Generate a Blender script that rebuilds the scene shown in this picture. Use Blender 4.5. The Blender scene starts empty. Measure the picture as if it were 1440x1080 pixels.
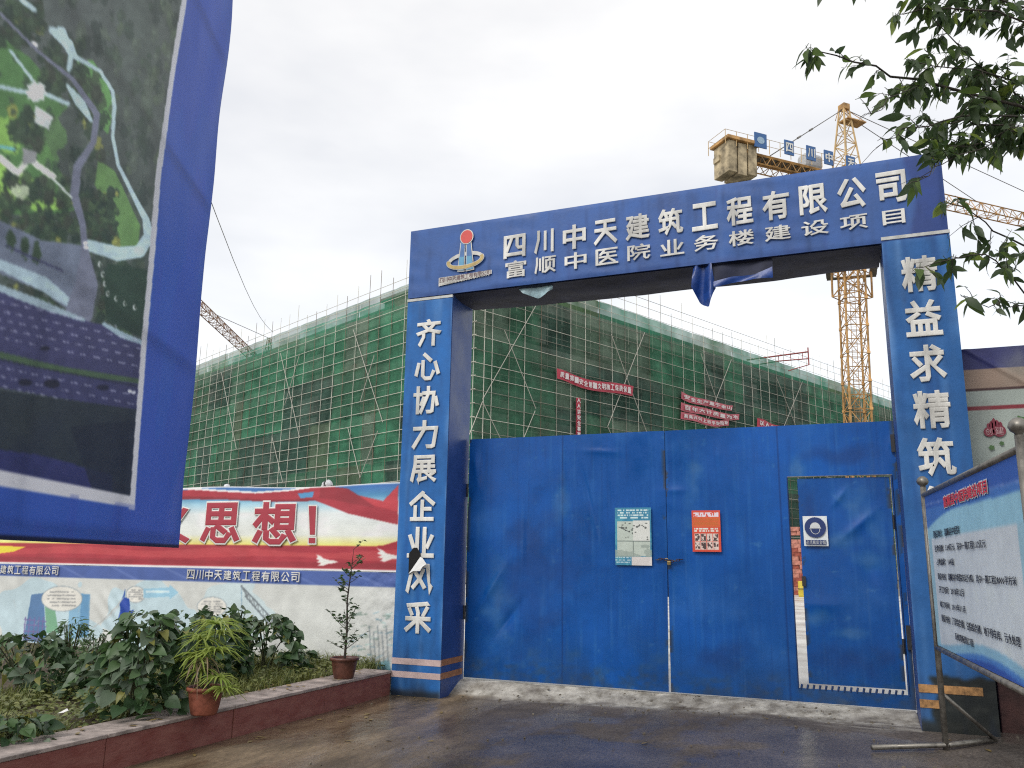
import bpy, math, random
import numpy as np
from mathutils import Vector, Matrix
random.seed(7)
rng = np.random.default_rng(11)
scene = bpy.context.scene
C = scene.collection

# ------------------------------------------------------------------ camera
FPX = 1160.0
ROT = np.array([[0.92708, -0.06388, -0.36940],
                [0.37445,  0.20136,  0.90513],
                [0.01557, -0.97749,  0.21002]])      # camera (right, down, forward) -> world
_q, _r = np.linalg.qr(ROT); ROT = _q * np.sign(np.diag(_r))
EYE = np.array([0, 0, 1.5])
cam = bpy.data.cameras.new('camera'); cam_o = bpy.data.objects.new('camera', cam); C.objects.link(cam_o)
cam.sensor_width = 36; cam.lens = 36 * FPX / 1440; cam.clip_start = .05; cam.clip_end = 3000
m = Matrix.Identity(4)
for i in range(3):
    m[i][0] = ROT[i, 0]; m[i][1] = -ROT[i, 1]; m[i][2] = -ROT[i, 2]; m[i][3] = EYE[i]
cam_o.matrix_world = m
scene.camera = cam_o

# ------------------------------------------------------------------ sky, sun, exposure
SUN_EL, SUN_AZ = math.radians(42), math.radians(200)     # azimuth from +Y (north) clockwise: behind the camera
world = bpy.data.worlds.new('World'); scene.world = world; world.use_nodes = True
wn, wl = world.node_tree.nodes, world.node_tree.links
wn.clear()
w_out = wn.new('ShaderNodeOutputWorld'); w_add = wn.new('ShaderNodeAddShader')
w_b1 = wn.new('ShaderNodeBackground'); w_b2 = wn.new('ShaderNodeBackground')
w_sky = wn.new('ShaderNodeTexSky'); w_sky.sky_type = 'NISHITA'; w_sky.sun_disc = False
w_sky.sun_elevation = SUN_EL; w_sky.sun_rotation = SUN_AZ
w_b1.inputs['Strength'].default_value = 0.05
wl.new(w_sky.outputs[0], w_b1.inputs['Color'])
w_tc = wn.new('ShaderNodeTexCoord'); w_map = wn.new('ShaderNodeMapping'); w_map.inputs['Scale'].default_value = (1, 1, 2.6)
w_n = wn.new('ShaderNodeTexNoise'); w_n.inputs['Scale'].default_value = 2.0; w_n.inputs['Detail'].default_value = 5; w_n.inputs['Roughness'].default_value = .5
w_r = wn.new('ShaderNodeValToRGB')
w_r.color_ramp.elements[0].position = .38; w_r.color_ramp.elements[0].color = (.735, .72, .70, 1)
w_r.color_ramp.elements[1].position = .60; w_r.color_ramp.elements[1].color = (.935, .905, .85, 1)
wl.new(w_tc.outputs['Generated'], w_map.inputs[0]); wl.new(w_map.outputs[0], w_n.inputs['Vector'])
wl.new(w_n.outputs['Fac'], w_r.inputs[0]); wl.new(w_r.outputs[0], w_b2.inputs['Color'])
w_b2.inputs['Strength'].default_value = 0.97
wl.new(w_b1.outputs[0], w_add.inputs[0]); wl.new(w_b2.outputs[0], w_add.inputs[1]); wl.new(w_add.outputs[0], w_out.inputs[0])
sun = bpy.data.lights.new('sun', 'SUN'); sun.energy = 1.5; sun.angle = math.radians(25); sun.color = (1, .96, .9)
sun_o = bpy.data.objects.new('sun', sun); C.objects.link(sun_o)
_sd = Vector((math.sin(SUN_AZ) * math.cos(SUN_EL), math.cos(SUN_AZ) * math.cos(SUN_EL), math.sin(SUN_EL)))
sun_o.rotation_euler = _sd.to_track_quat('Z', 'Y').to_euler()
scene.view_settings.view_transform = 'Standard'; scene.view_settings.look = 'None'
scene.cycles.use_denoising = False; scene.cycles.filter_width = 1.15
scene.view_settings.exposure = 0.1; scene.view_settings.gamma = 1; scene.view_settings.use_curve_mapping = False

# ------------------------------------------------------------------ measuring helpers
def ray(px, py):
    return ROT @ np.array([px - 720, py - 540, FPX])
def on_y(px, py, y):
    d = ray(px, py); return EYE + d * (y / d[1])
def on_z(px, py, z):
    d = ray(px, py); return EYE + d * ((z - 1.5) / d[2])
def at_depth(px, py, D):
    return EYE + ray(px, py) * (D / FPX)
def proj(P):
    v = (np.asarray(P) - EYE) @ ROT
    return 720 + FPX * v[..., 0] / v[..., 2], 540 + FPX * v[..., 1] / v[..., 2]
class Plane:
    """vertical plane: origin p0, horizontal reading direction u, v is height; n points to the viewer"""
    def __init__(s, p0, u):
        s.p = np.array([p0[0], p0[1], 0.0]); s.u = np.array([u[0], u[1], 0.0]); s.u /= np.linalg.norm(s.u)
        s.n = np.array([s.u[1], -s.u[0], 0.0])
    def uv(s, px, py):
        d = ray(px, py); q = EYE + d * (np.dot(s.p - EYE, s.n) / np.dot(d, s.n))
        return float(np.dot(q - s.p, s.u)), float(q[2])
    def at(s, u, v, off=0.0):
        return s.p + s.u * u + s.n * off + np.array([0, 0, v])

# ------------------------------------------------------------------ colour, noise, drawing
def lin(c):
    c = np.asarray(c, float) / 255.0
    return np.where(c <= .04045, c / 12.92, ((c + .055) / 1.055) ** 2.4)
def _hash(ix, iy, seed):
    h = (ix * 374761393 + iy * 668265263 + seed * 982451653) & 0x7fffffff
    h = ((h ^ (h >> 13)) * 1274126177) & 0x7fffffff
    return ((h ^ (h >> 16)) & 0xffff) / 65535.0
def vnoise(x, y, seed=0):
    ix = np.floor(x).astype(np.int64); iy = np.floor(y).astype(np.int64)
    fx = x - ix; fy = y - iy; fx = fx * fx * (3 - 2 * fx); fy = fy * fy * (3 - 2 * fy)
    a = _hash(ix, iy, seed); b = _hash(ix + 1, iy, seed); c = _hash(ix, iy + 1, seed); d = _hash(ix + 1, iy + 1, seed)
    return (a * (1 - fx) + b * fx) * (1 - fy) + (c * (1 - fx) + d * fx) * fy
def fbm(x, y, oct=4, seed=0):
    t = 0; a = .5
    for k in range(oct):
        t = t + a * vnoise(x * 2 ** k, y * 2 ** k, seed + k); a *= .5
    return t / (1 - .5 ** oct)
class Canvas:
    """a print in colour samples over X, Y arrays"""
    def __init__(s, X, Y, base):
        s.X, s.Y = X, Y; s.rgb = np.empty(X.shape + (3,)); s.rgb[:] = base
    def put(s, m, col, a=1.0):
        m = m * a; s.rgb[:] = s.rgb * (1 - m[..., None]) + np.array(col, float) * m[..., None]
    def poly(s, pts, col, a=1.0):
        X, Y = s.X, s.Y; ins = np.zeros(X.shape, bool); n = len(pts)
        for i in range(n):
            x0, y0 = pts[i]; x1, y1 = pts[(i + 1) % n]
            if y0 == y1: continue
            c = ((Y >= min(y0, y1)) & (Y < max(y0, y1))); xi = x0 + (Y - y0) * (x1 - x0) / (y1 - y0)
            ins ^= c & (X < xi)
        s.put(ins.astype(float), col, a)
    def line(s, pts, w, col, a=1.0):
        if not isinstance(w, (list, tuple)): w = [w] * len(pts)
        for i in range(len(pts) - 1):
            (x0, y0), (x1, y1) = pts[i], pts[i + 1]; dx, dy = x1 - x0, y1 - y0; L = dx * dx + dy * dy + 1e-9
            t = np.clip(((s.X - x0) * dx + (s.Y - y0) * dy) / L, 0, 1)
            d = np.hypot(s.X - x0 - t * dx, s.Y - y0 - t * dy)
            s.put((d < (w[i] + (w[i + 1] - w[i]) * t) / 2).astype(float), col, a)
    def ell(s, cx, cy, rx, ry, col, a=1.0, rag=0):
        k = (np.abs(s.X - cx) < rx * 1.6) & (np.abs(s.Y - cy) < ry * 1.6)
        if not k.any(): return
        x, y = s.X[k], s.Y[k]; d = np.hypot((x - cx) / rx, (y - cy) / ry)
        if rag: d = d + rag * (vnoise(x * 3 / rx, y * 3 / ry, int(cx)) - .5)
        m = ((d < 1) * a)[:, None]; s.rgb[k] = s.rgb[k] * (1 - m) + np.array(col, float) * m
    def soft(s):
        k = s.rgb; a = k.copy(); a[1:-1] = (k[:-2] + 2 * k[1:-1] + k[2:]) / 4; b = a.copy(); b[:, 1:-1] = (a[:, :-2] + 2 * a[:, 1:-1] + a[:, 2:]) / 4; s.rgb = b
    def mul(s, f):
        s.rgb *= f[..., None]

# ------------------------------------------------------------------ materials
MATS = {}
def mat(name, col=(.5, .5, .5), rough=.6, metal=0, noise=.12, nscale=8, bump=0.0, bscale=40, col2=None, attr=False, spec=.5,
        alpha=1.0, transl=0.0, stretch=(1, 1, 1), rvar=0.0):
    if name in MATS: return MATS[name]
    M = bpy.data.materials.new(name); M.use_nodes = True; nt = M.node_tree; N, L = nt.nodes, nt.links
    b = N['Principled BSDF']; out = N['Material Output']
    b.inputs['Roughness'].default_value = rough; b.inputs['Metallic'].default_value = metal
    b.inputs['Specular IOR Level'].default_value = spec
    tc = N.new('ShaderNodeTexCoord'); mp = N.new('ShaderNodeMapping'); mp.inputs['Scale'].default_value = stretch
    L.new(tc.outputs['Object'], mp.inputs[0])
    n = N.new('ShaderNodeTexNoise'); n.inputs['Scale'].default_value = nscale; n.inputs['Detail'].default_value = 6; n.inputs['Roughness'].default_value = .62
    L.new(mp.outputs[0], n.inputs['Vector'])
    r = N.new('ShaderNodeValToRGB'); r.color_ramp.elements[0].position = .32; r.color_ramp.elements[1].position = .7
    if col2 is None:
        k = 1 - noise * 2
        r.color_ramp.elements[0].color = (k, k, k, 1); r.color_ramp.elements[1].color = (1 + noise, 1 + noise, 1 + noise, 1)
        L.new(n.outputs['Fac'], r.inputs[0])
        mx = N.new('ShaderNodeMix'); mx.data_type = 'RGBA'; mx.blend_type = 'MULTIPLY'; mx.inputs[0].default_value = 1
        if attr:
            at = N.new('ShaderNodeAttribute'); at.attribute_name = 'print'; L.new(at.outputs['Color'], mx.inputs[6])
        else: mx.inputs[6].default_value = (*col, 1)
        L.new(r.outputs[0], mx.inputs[7]); cs = mx.outputs[2]
    else:
        r.color_ramp.elements[0].color = (*col, 1); r.color_ramp.elements[1].color = (*col2, 1)
        L.new(n.outputs['Fac'], r.inputs[0]); cs = r.outputs[0]
    L.new(cs, b.inputs['Base Color'])
    if rvar:
        rr = N.new('ShaderNodeMapRange'); rr.inputs[1].default_value = .35; rr.inputs[2].default_value = .65
        rr.inputs[3].default_value = max(0, rough - rvar); rr.inputs[4].default_value = min(1, rough + rvar)
        L.new(n.outputs['Fac'], rr.inputs[0]); L.new(rr.outputs[0], b.inputs['Roughness'])
    if bump:
        n2 = N.new('ShaderNodeTexNoise'); n2.inputs['Scale'].default_value = bscale; n2.inputs['Detail'].default_value = 5
        L.new(mp.outputs[0], n2.inputs['Vector'])
        bp = N.new('ShaderNodeBump'); bp.inputs['Strength'].default_value = bump; bp.inputs['Distance'].default_value = .01
        L.new(n2.outputs['Fac'], bp.inputs['Height']); L.new(bp.outputs[0], b.inputs['Normal'])
    last = b.outputs[0]
    if transl:
        tr = N.new('ShaderNodeBsdfTranslucent'); L.new(cs, tr.inputs['Color']); ms = N.new('ShaderNodeMixShader'); ms.inputs[0].default_value = transl
        L.new(last, ms.inputs[1]); L.new(tr.outputs[0], ms.inputs[2]); last = ms.outputs[0]
    if alpha < 1:
        tp = N.new('ShaderNodeBsdfTransparent'); ms = N.new('ShaderNodeMixShader')
        # weave: patchy density of the net
        n3 = N.new('ShaderNodeTexNoise'); n3.inputs['Scale'].default_value = .5; n3.inputs['Detail'].default_value = 4
        L.new(tc.outputs['Object'], n3.inputs['Vector'])
        rr = N.new('ShaderNodeMapRange'); rr.inputs[1].default_value = .3; rr.inputs[2].default_value = .7
        rr.inputs[3].default_value = alpha - .13; rr.inputs[4].default_value = min(1, alpha + .13)
        L.new(n3.outputs['Fac'], rr.inputs[0]); L.new(rr.outputs[0], ms.inputs[0])
        L.new(tp.outputs[0], ms.inputs[1]); L.new(last, ms.inputs[2]); last = ms.outputs[0]
    L.new(last, out.inputs['Surface'])
    MATS[name] = M; return M

# ------------------------------------------------------------------ mesh helpers
def link(name, me, parent=None, loc=None):
    o = bpy.data.objects.new(name, me); C.objects.link(o)
    if parent is not None: o.parent = parent
    if loc is not None: o.location = loc
    return o
def thing(name, label, cat, loc=(0, 0, 0), group=None, rot=None):
    o = bpy.data.objects.new(name, None); C.objects.link(o); o.empty_display_size = .2
    o.location = loc
    if rot: o.rotation_euler = rot
    o['label'] = label; o['category'] = cat
    if group: o['group'] = group
    return o
def tag(o, label, cat, group=None):
    o['label'] = label; o['category'] = cat
    if group: o['group'] = group
    return o
def struct(o, kind='structure'):
    o['kind'] = kind; return o
class MB:
    def __init__(s): s.v = []; s.f = []
    def box(s, lo, hi):
        x0, y0, z0 = lo; x1, y1, z1 = hi; b = len(s.v)
        s.v += [(x0, y0, z0), (x1, y0, z0), (x1, y1, z0), (x0, y1, z0), (x0, y0, z1), (x1, y0, z1), (x1, y1, z1), (x0, y1, z1)]
        s.f += [tuple(b + i for i in q) for q in ((0, 3, 2, 1), (4, 5, 6, 7), (0, 1, 5, 4), (1, 2, 6, 5), (2, 3, 7, 6), (3, 0, 4, 7))]
        return s
    def obox(s, c, ax, ay, az, h):
        """box centred c with axes and half sizes h"""
        b = len(s.v); c, ax, ay, az = map(np.asarray, (c, ax, ay, az))
        for k in ((-1, -1, -1), (1, -1, -1), (1, 1, -1), (-1, 1, -1), (-1, -1, 1), (1, -1, 1), (1, 1, 1), (-1, 1, 1)):
            s.v.append(tuple(c + ax * h[0] * k[0] + ay * h[1] * k[1] + az * h[2] * k[2]))
        s.f += [tuple(b + i for i in q) for q in ((0, 3, 2, 1), (4, 5, 6, 7), (0, 1, 5, 4), (1, 2, 6, 5), (2, 3, 7, 6), (3, 0, 4, 7))]
        return s
    def tube(s, pts, r, n=6, cap=True):
        P = [np.asarray(p, float) for p in pts]
        if not isinstance(r, (list, tuple)): r = [r] * len(P)
        ref = np.array([.13, .27, 1.0]); b0 = len(s.v)
        for i, p in enumerate(P):
            t = P[min(i + 1, len(P) - 1)] - P[max(i - 1, 0)]; t = t / (np.linalg.norm(t) + 1e-9)
            rf = ref if abs(t @ ref) / np.linalg.norm(ref) < .9 else np.array([1.0, .1, .2])
            a = np.cross(t, rf); a /= np.linalg.norm(a); c = np.cross(t, a)
            for k in range(n):
                an = 2 * math.pi * k / n; s.v.append(tuple(p + r[i] * (math.cos(an) * a + math.sin(an) * c)))
        for i in range(len(P) - 1):
            for k in range(n):
                k2 = (k + 1) % n; s.f.append((b0 + i * n + k, b0 + i * n + k2, b0 + (i + 1) * n + k2, b0 + (i + 1) * n + k))
        if cap:
            s.f.append(tuple(b0 + k for k in reversed(range(n)))); s.f.append(tuple(b0 + (len(P) - 1) * n + k for k in range(n)))
        return s
    def lathe(s, prof, c=(0, 0, 0), n=20):
        b = len(s.v)
        for r, z in prof:
            for k in range(n):
                an = 2 * math.pi * k / n; s.v.append((c[0] + r * math.cos(an), c[1] + r * math.sin(an), c[2] + z))
        for i in range(len(prof) - 1):
            for k in range(n):
                k2 = (k + 1) % n; s.f.append((b + i * n + k, b + i * n + k2, b + (i + 1) * n + k2, b + (i + 1) * n + k))
        return s
    def poly(s, pts):
        b = len(s.v); s.v += [tuple(p) for p in pts]; s.f.append(tuple(range(b, b + len(pts)))); return s
    def prism(s, pts, d):
        """polygon extruded by vector d"""
        b = len(s.v); n = len(pts); d = np.asarray(d)
        s.v += [tuple(p) for p in pts] + [tuple(np.asarray(p) + d) for p in pts]
        s.f.append(tuple(b + i for i in range(n))); s.f.append(tuple(b + n + i for i in reversed(range(n))))
        for i in range(n): s.f.append((b + i, b + (i + 1) % n, b + n + (i + 1) % n, b + n + i))
        return s
    def mesh(s, name, m, smooth=False):
        me = bpy.data.meshes.new(name); me.from_pydata([tuple(float(c) for c in v) for v in s.v], [], s.f); me.materials.append(m)
        if smooth: me.polygons.foreach_set('use_smooth', [True] * len(me.polygons))
        me.update(); return me
    def obj(s, name, m, parent=None, smooth=False, bevel=0):
        o = link(name, s.mesh(name, m, smooth), parent)
        if bevel:
            md = o.modifiers.new('bevel', 'BEVEL'); md.width = bevel; md.segments = 2; md.limit_method = 'ANGLE'
        return o
PRINT_GAIN = 1.2
def sheet(name, P, m, parent=None, rgb=None, mask=None, smooth=True):
    """P: (nv,nu,3) grid of points; rgb (nv,nu,3) sRGB 0-255 print; mask (nv-1,nu-1) bool keep"""
    nv, nu = P.shape[:2]
    idx = np.arange(nv * nu).reshape(nv, nu)
    q = np.stack([idx[:-1, :-1], idx[:-1, 1:], idx[1:, 1:], idx[1:, :-1]], -1)
    q = q[mask] if mask is not None else q.reshape(-1, 4)
    q = q.reshape(-1, 4)
    me = bpy.data.meshes.new(name)
    me.vertices.add(nv * nu); me.vertices.foreach_set('co', P.reshape(-1).astype(np.float32))
    me.loops.add(len(q) * 4); me.loops.foreach_set('vertex_index', q.reshape(-1).astype(np.int32))
    me.polygons.add(len(q)); me.polygons.foreach_set('loop_start', np.arange(0, len(q) * 4, 4, dtype=np.int32))
    me.polygons.foreach_set('use_smooth', np.full(len(q), smooth))
    me.update(calc_edges=True); me.validate()
    if rgb is not None:
        a = me.color_attributes.new('print', 'FLOAT_COLOR', 'POINT')
        c = np.ones((nv * nu, 4), np.float32); c[:, :3] = np.clip(lin(np.clip(rgb, 0, 255)).reshape(-1, 3) * PRINT_GAIN, 0, .85)
        a.data.foreach_set('color', c.reshape(-1))
    me.materials.append(m)
    return link(name, me, parent)
def grid_uv(u0, u1, v0, v1, step):
    nu = max(2, int(round(abs(u1 - u0) / step)) + 1); nv = max(2, int(round(abs(v1 - v0) / step)) + 1)
    return np.meshgrid(np.linspace(u0, u1, nu), np.linspace(v0, v1, nv))
def on_plane(pl, U, V, off):
    off = np.broadcast_to(off, U.shape)
    return pl.p + U[..., None] * pl.u + off[..., None] * pl.n + V[..., None] * np.array([0, 0, 1.0])

# lettering: one glyph or one line as a mesh fitted to a box on a plane
_glyph = {}
def glyph(s, bold):
    k = (s, bold)
    if k in _glyph: return _glyph[k]
    c = bpy.data.curves.new('lettering', 'FONT'); c.body = s; c.size = 1; c.resolution_u = 1
    if bold: c.bevel_depth = bold; c.bevel_resolution = 1
    o = bpy.data.objects.new('lettering', c); C.objects.link(o)
    me = bpy.data.meshes.new_from_object(o.evaluated_get(bpy.context.evaluated_depsgraph_get()))
    co = np.empty(len(me.vertices) * 3, np.float32); me.vertices.foreach_get('co', co); co = co.reshape(-1, 3)
    fs = [tuple(p.vertices) for p in me.polygons]
    bpy.data.objects.remove(o); bpy.data.curves.remove(c); bpy.data.meshes.remove(me)
    _glyph[k] = (co, fs); return _glyph[k]
def letter(name, s, pl, u0, u1, v0, v1, off, m, parent, bold=.022, full=False, slope=0.0, depth=.004):
    co, fs = glyph(s, bold)
    if full: x0, x1, y0, y1 = 0.0, 1.0 * max(1, len(s)), -.12, .88
    else: x0, x1 = co[:, 0].min(), co[:, 0].max(); y0, y1 = co[:, 1].min(), co[:, 1].max()
    U = u0 + (co[:, 0] - x0) / (x1 - x0) * (u1 - u0); V = v0 + (co[:, 1] - y0) / (y1 - y0) * (v1 - v0) + slope * (U - u0)
    W_ = co[:, 2] / max(bold, 1e-4) * depth if bold else co[:, 2] * 0
    P = pl.p + U[:, None] * pl.u + V[:, None] * np.array([0, 0, 1.0]) + (off + W_)[:, None] * pl.n
    me = bpy.data.meshes.new(name)
    n = len(P)
    me.from_pydata([tuple(map(float, p)) for p in P], [], fs); me.materials.append(m); me.update()
    o = link(name, me, parent)
    if len(s) > 1: o['kind'] = 'stuff'
    return o
def letters(name, s, boxes, pl, off, m, parent, **k):
    for ch, b in zip(s, boxes): letter(name, ch, pl, *b, off, m, parent, **k)

# ================================================================== SETTING
PY = Plane((0, 8.7), (1, 0))            # front face of the portal (u = world x)
G0, G1 = 8.7, 9.3
m_ground = mat('outer_ground', (.16, .15, .13), .8, noise=.2, nscale=.4)
struct(MB().box((-600, -200, -.4), (600, 900, -.06)).obj('ground', m_ground))

def ground_h(x, y):
    s = np.clip((x + 4.4) / 4.2, 0, 1); s = s * s * (3 - 2 * s)
    t = np.clip((y - 5.5) / 3.0, 0, 1)
    return .075 * s * t + .006 * (fbm(x * .9, y * .9, 3, 5) - .5)
def asphalt_material():
    M = bpy.data.materials.new('wet_asphalt'); M.use_nodes = True; N, L = M.node_tree.nodes, M.node_tree.links
    b = N['Principled BSDF']; g = N.new('ShaderNodeNewGeometry'); b.inputs['Specular IOR Level'].default_value = .24
    def noise(sc, det=5, stretch=None, rough=.6):
        n = N.new('ShaderNodeTexNoise'); n.inputs['Scale'].default_value = sc; n.inputs['Detail'].default_value = det; n.inputs['Roughness'].default_value = rough
        if stretch:
            mp = N.new('ShaderNodeMapping'); mp.inputs['Scale'].default_value = stretch; mp.inputs['Rotation'].default_value = (0, 0, .25)
            L.new(g.outputs['Position'], mp.inputs[0]); L.new(mp.outputs[0], n.inputs['Vector'])
        else: L.new(g.outputs['Position'], n.inputs['Vector'])
        return n.outputs['Fac']
    def ramp(f, p0, c0, p1, c1):
        r = N.new('ShaderNodeValToRGB'); e = r.color_ramp.elements; e[0].position = p0; e[0].color = (*c0, 1); e[1].position = p1; e[1].color = (*c1, 1)
        L.new(f, r.inputs[0]); return r.outputs[0]
    def mix(f, a, c, mode='MIX'):
        x = N.new('ShaderNodeMix'); x.data_type = 'RGBA'; x.blend_type = mode
        if isinstance(f, float): x.inputs[0].default_value = f
        else: L.new(f, x.inputs[0])
        for s, k in ((a, 6), (c, 7)):
            if isinstance(s, tuple): x.inputs[k].default_value = (*s, 1)
            else: L.new(s, x.inputs[k])
        return x.outputs[2]
    at = N.new('ShaderNodeAttribute'); at.attribute_name = 'print'
    sep = N.new('ShaderNodeSeparateColor'); L.new(at.outputs['Color'], sep.inputs[0])    # red: mud film, green: cement dust, blue: standing water
    grain = ramp(noise(38, 8, None, .85), .36, (.45, .45, .45), .66, (1.75, 1.75, 1.75))
    base = ramp(noise(1.3, 6), .3, (.055, .046, .040), .68, (.150, .126, .108))
    base = mix(1.0, base, grain, 'MULTIPLY')
    streak = ramp(noise(3.0, 6, (1, .22, 1), .7), .40, (.085, .060, .034), .66, (.23, .17, .105))
    streak = mix(1.0, streak, ramp(noise(30, 8, (1, .4, 1), .85), .36, (.6, .6, .6), .66, (1.45, 1.45, 1.45)), 'MULTIPLY')
    c = mix(sep.outputs[0], base, streak)
    cem = ramp(noise(6, 8, None, .7), .36, (.22, .20, .165), .62, (.62, .59, .52))
    c = mix(sep.outputs[1], c, cem)
    L.new(c, b.inputs['Base Color'])
    rn = ramp(noise(2.2, 6, (1, .35, 1), .65), .42, (.24, .24, .24), .52, (.62, .62, .62))
    r2 = mix(sep.outputs[2], rn, (.12, .12, .12))
    r3 = mix(sep.outputs[1], r2, (.75, .75, .75))
    L.new(r3, b.inputs['Roughness'])
    bp = N.new('ShaderNodeBump'); bp.inputs['Strength'].default_value = .35; bp.inputs['Distance'].default_value = .006
    L.new(noise(55, 4), bp.inputs['Height'])
    bp2 = N.new('ShaderNodeBump'); bp2.inputs['Strength'].default_value = .3; bp2.inputs['Distance'].default_value = .03
    L.new(noise(5, 4), bp2.inputs['Height']); L.new(bp.outputs[0], bp2.inputs['Normal']); L.new(bp2.outputs[0], b.inputs['Normal'])
    return M
m_asph = asphalt_material()
X, Y = grid_uv(-4.99, 9.0, -3, 9.32, .035)
H = ground_h(X, Y)
lip = np.clip((Y - (8.93 + .18 * (fbm(X * 2.3, X * 0 + 3, 4, 9) - .5) + .0 * X)) / .30, 0, 1)
inpor = ((X > -4.42) & (X < .50))
H = H + np.where(inpor, lip * (.142 - .9 * np.maximum(0, ground_h(X, Y))), 0) + np.where(inpor & (lip > 0), .012 * (fbm(X * 14, Y * 14, 3, 2) - .5), 0)
mudm = np.clip(1.25 - np.abs(X + 4.2) / 1.25 + 1.9 * (fbm(X * .8, Y * .8, 4, 21) - .5), 0, 1) * .9
mudm = np.maximum(mudm, np.clip((fbm(X * .7, Y * .5, 4, 40) - .56) * 3, 0, .22))
cemm = np.clip((Y - 8.72 + .35 * (fbm(X * 1.7, Y * 3, 4, 33) - .5) - .13 * np.sin(X * 1.1)) / .34, 0, 1) * (X > -4.4) * (X < .75)
cemm = cemm * np.clip(.35 + 2.6 * (fbm(X * 5, Y * 9, 5, 77) - .4), 0, 1)
rgt = np.clip((X + 1.6) / 1.6, 0, 1) * (X < .5)
cemm = np.maximum(cemm, np.clip((Y - 8.88 + .42 * rgt + .5 * (fbm(X * 1.3, Y * 2.5, 5, 93) - .5)) / .22, 0, 1) * rgt * np.clip(3.2 * (fbm(X * 2.2, Y * 16, 5, 95) - .36), 0, 1) * .85)
cemm = np.maximum(cemm, (lip > .15) * inpor * np.clip(.55 + 1.5 * (fbm(X * 3, Y * 8, 4, 79) - .35), 0, 1))
wat = np.clip((fbm(X * .8 + 3, Y * .8, 6, 60) - .49) * 16, 0, 1)
wat = np.maximum(wat, np.clip(1 - np.hypot((X + 3.6) / 1.3, (Y - 7.2) / 1.4), 0, 1) * .8)
P = np.stack([X, Y, H], -1)
o = sheet('asphalt_yard', P, m_asph); struct(o)
a = o.data.color_attributes.new('print', 'FLOAT_COLOR', 'POINT'); cc = np.ones((X.size, 4), np.float32)
cc[:, 0] = mudm.ravel(); cc[:, 1] = cemm.ravel(); cc[:, 2] = wat.ravel(); a.data.foreach_set('color', cc.ravel())
# building-site yard behind the gate: pale wet concrete
m_yard = mat('pale_concrete_yard', (.62, .60, .56), .45, noise=.15, nscale=.8, bump=.3, bscale=20, rvar=.2)
struct(MB().box((-30, 9.34, -.05), (40, 46, .13)).obj('site_yard', m_yard))
m_soil = mat('planter_soil', (.035, .026, .016), .95, nscale=12, bump=1, bscale=18, col2=(.10, .075, .045))
X, Y = grid_uv(-14, -5.3, -3, 9.24, .08)
struct(sheet('soil_bed', np.stack([X, Y, .2 + .05 * (fbm(X * 2, Y * 2, 4, 3) - .5)], -1), m_soil))

# ================================================================== PLANTER KERB
m_kred = mat('red_painted_kerb', (.20, .062, .052), .6, col2=(.27, .115, .095), spec=.3, noise=.3, nscale=5, bump=.5, bscale=30, rvar=.2, stretch=(1, 1, 2.5))
m_cope = mat('grey_kerb_coping', (.36, .30, .27), .7, noise=.3, nscale=7, bump=.5, bscale=40)
kerb = thing('planter_kerb', 'low dark red kerb with worn grey coping along the planted bed', 'kerb', (-5.15, 3, 0))
def under(o, parent):
    """keep world coordinates under a moved parent"""
    o.parent = parent; o.location = Vector(o.location) - parent.location; return o
edges = [-3.0, -1.4, .2, 1.8, 3.3, 4.72, 6.05, 7.4, 8.69]
for i in range(len(edges) - 1):
    y0, y1 = edges[i] + .004, edges[i + 1] - .004
    under(MB().box((-5.33, y0, -.05), (-4.98 - .004 * (i % 2), y1, .232)).obj('kerb_block', m_kred, bevel=.006), kerb)
    under(MB().box((-5.345, y0, .234), (-4.97, y1, .262)).obj('coping_slab', m_cope, bevel=.005), kerb)

# ================================================================== LEFT BOUNDARY WALL, BANNER, MURAL
PW = Plane((0, 9.2), (1, 0))
m_wall = mat('rendered_wall', (.34, .32, .29), .85, noise=.2, nscale=3, bump=.4)
bw = thing('boundary_wall', 'rendered boundary wall behind the slogan banner and the mural sheet', 'wall', (-9.5, 9.3, 0))
under(MB().box((-14.5, 9.25, -.05), (-4.99, 9.45, 2.36)).obj('wall_body', m_wall), bw)
under(MB().box((-14.5, 9.235, 2.362), (-4.99, 9.465, 2.40)).obj('wall_coping', m_cope), bw)
m_cloth = mat('printed_cloth', rough=.55, noise=.05, nscale=3, attr=True, bump=.25, bscale=60)
m_white = mat('white_cloth', (.74, .73, .70), .6, noise=.06)
m_redprint = mat('red_print', (.40, .038, .062), .5, noise=.05)
m_letter = mat('white_letters', (.70, .69, .65), .5, noise=.22, nscale=5, stretch=(1, 1, .35))
# slogan banner
U, V = grid_uv(-14.0, -5.0, 1.352, 2.445, .009)
dispb = .018 * (fbm(U * 1.1 - V * .9, V * 2.2 + U * .5, 4, 8) - .5) * 2 + .006 * np.sin(U * 16 + V * 9) * np.clip(fbm(U, V, 2, 4) - .45, 0, 1) * 4
sag = .018 * np.sin(U * 2.1) * np.clip((V - 2.2) / .25, 0, 1)
PB = on_plane(PW, U, V + sag, .02 + dispb * .6)
XP, YP = proj(on_plane(PW, U, V, .0))
c = Canvas(XP, YP, (150, 190, 210))
def ramp3(y, st):
    out = np.empty(y.shape + (3,)); ys = [s[0] for s in st]
    for k in range(3): out[..., k] = np.interp(y, ys, [s[1][k] for s in st])
    return out
z = V
c.rgb[:] = ramp3(z, [(1.64, (226, 205, 90)), (1.70, (224, 216, 140)), (1.80, (216, 219, 212)), (2.08, (214, 220, 220)), (2.22, (150, 190, 208)), (2.3, (75, 135, 175)), (2.45, (55, 100, 170))])
red = (160, 50, 62); dred = (122, 38, 48)
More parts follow.
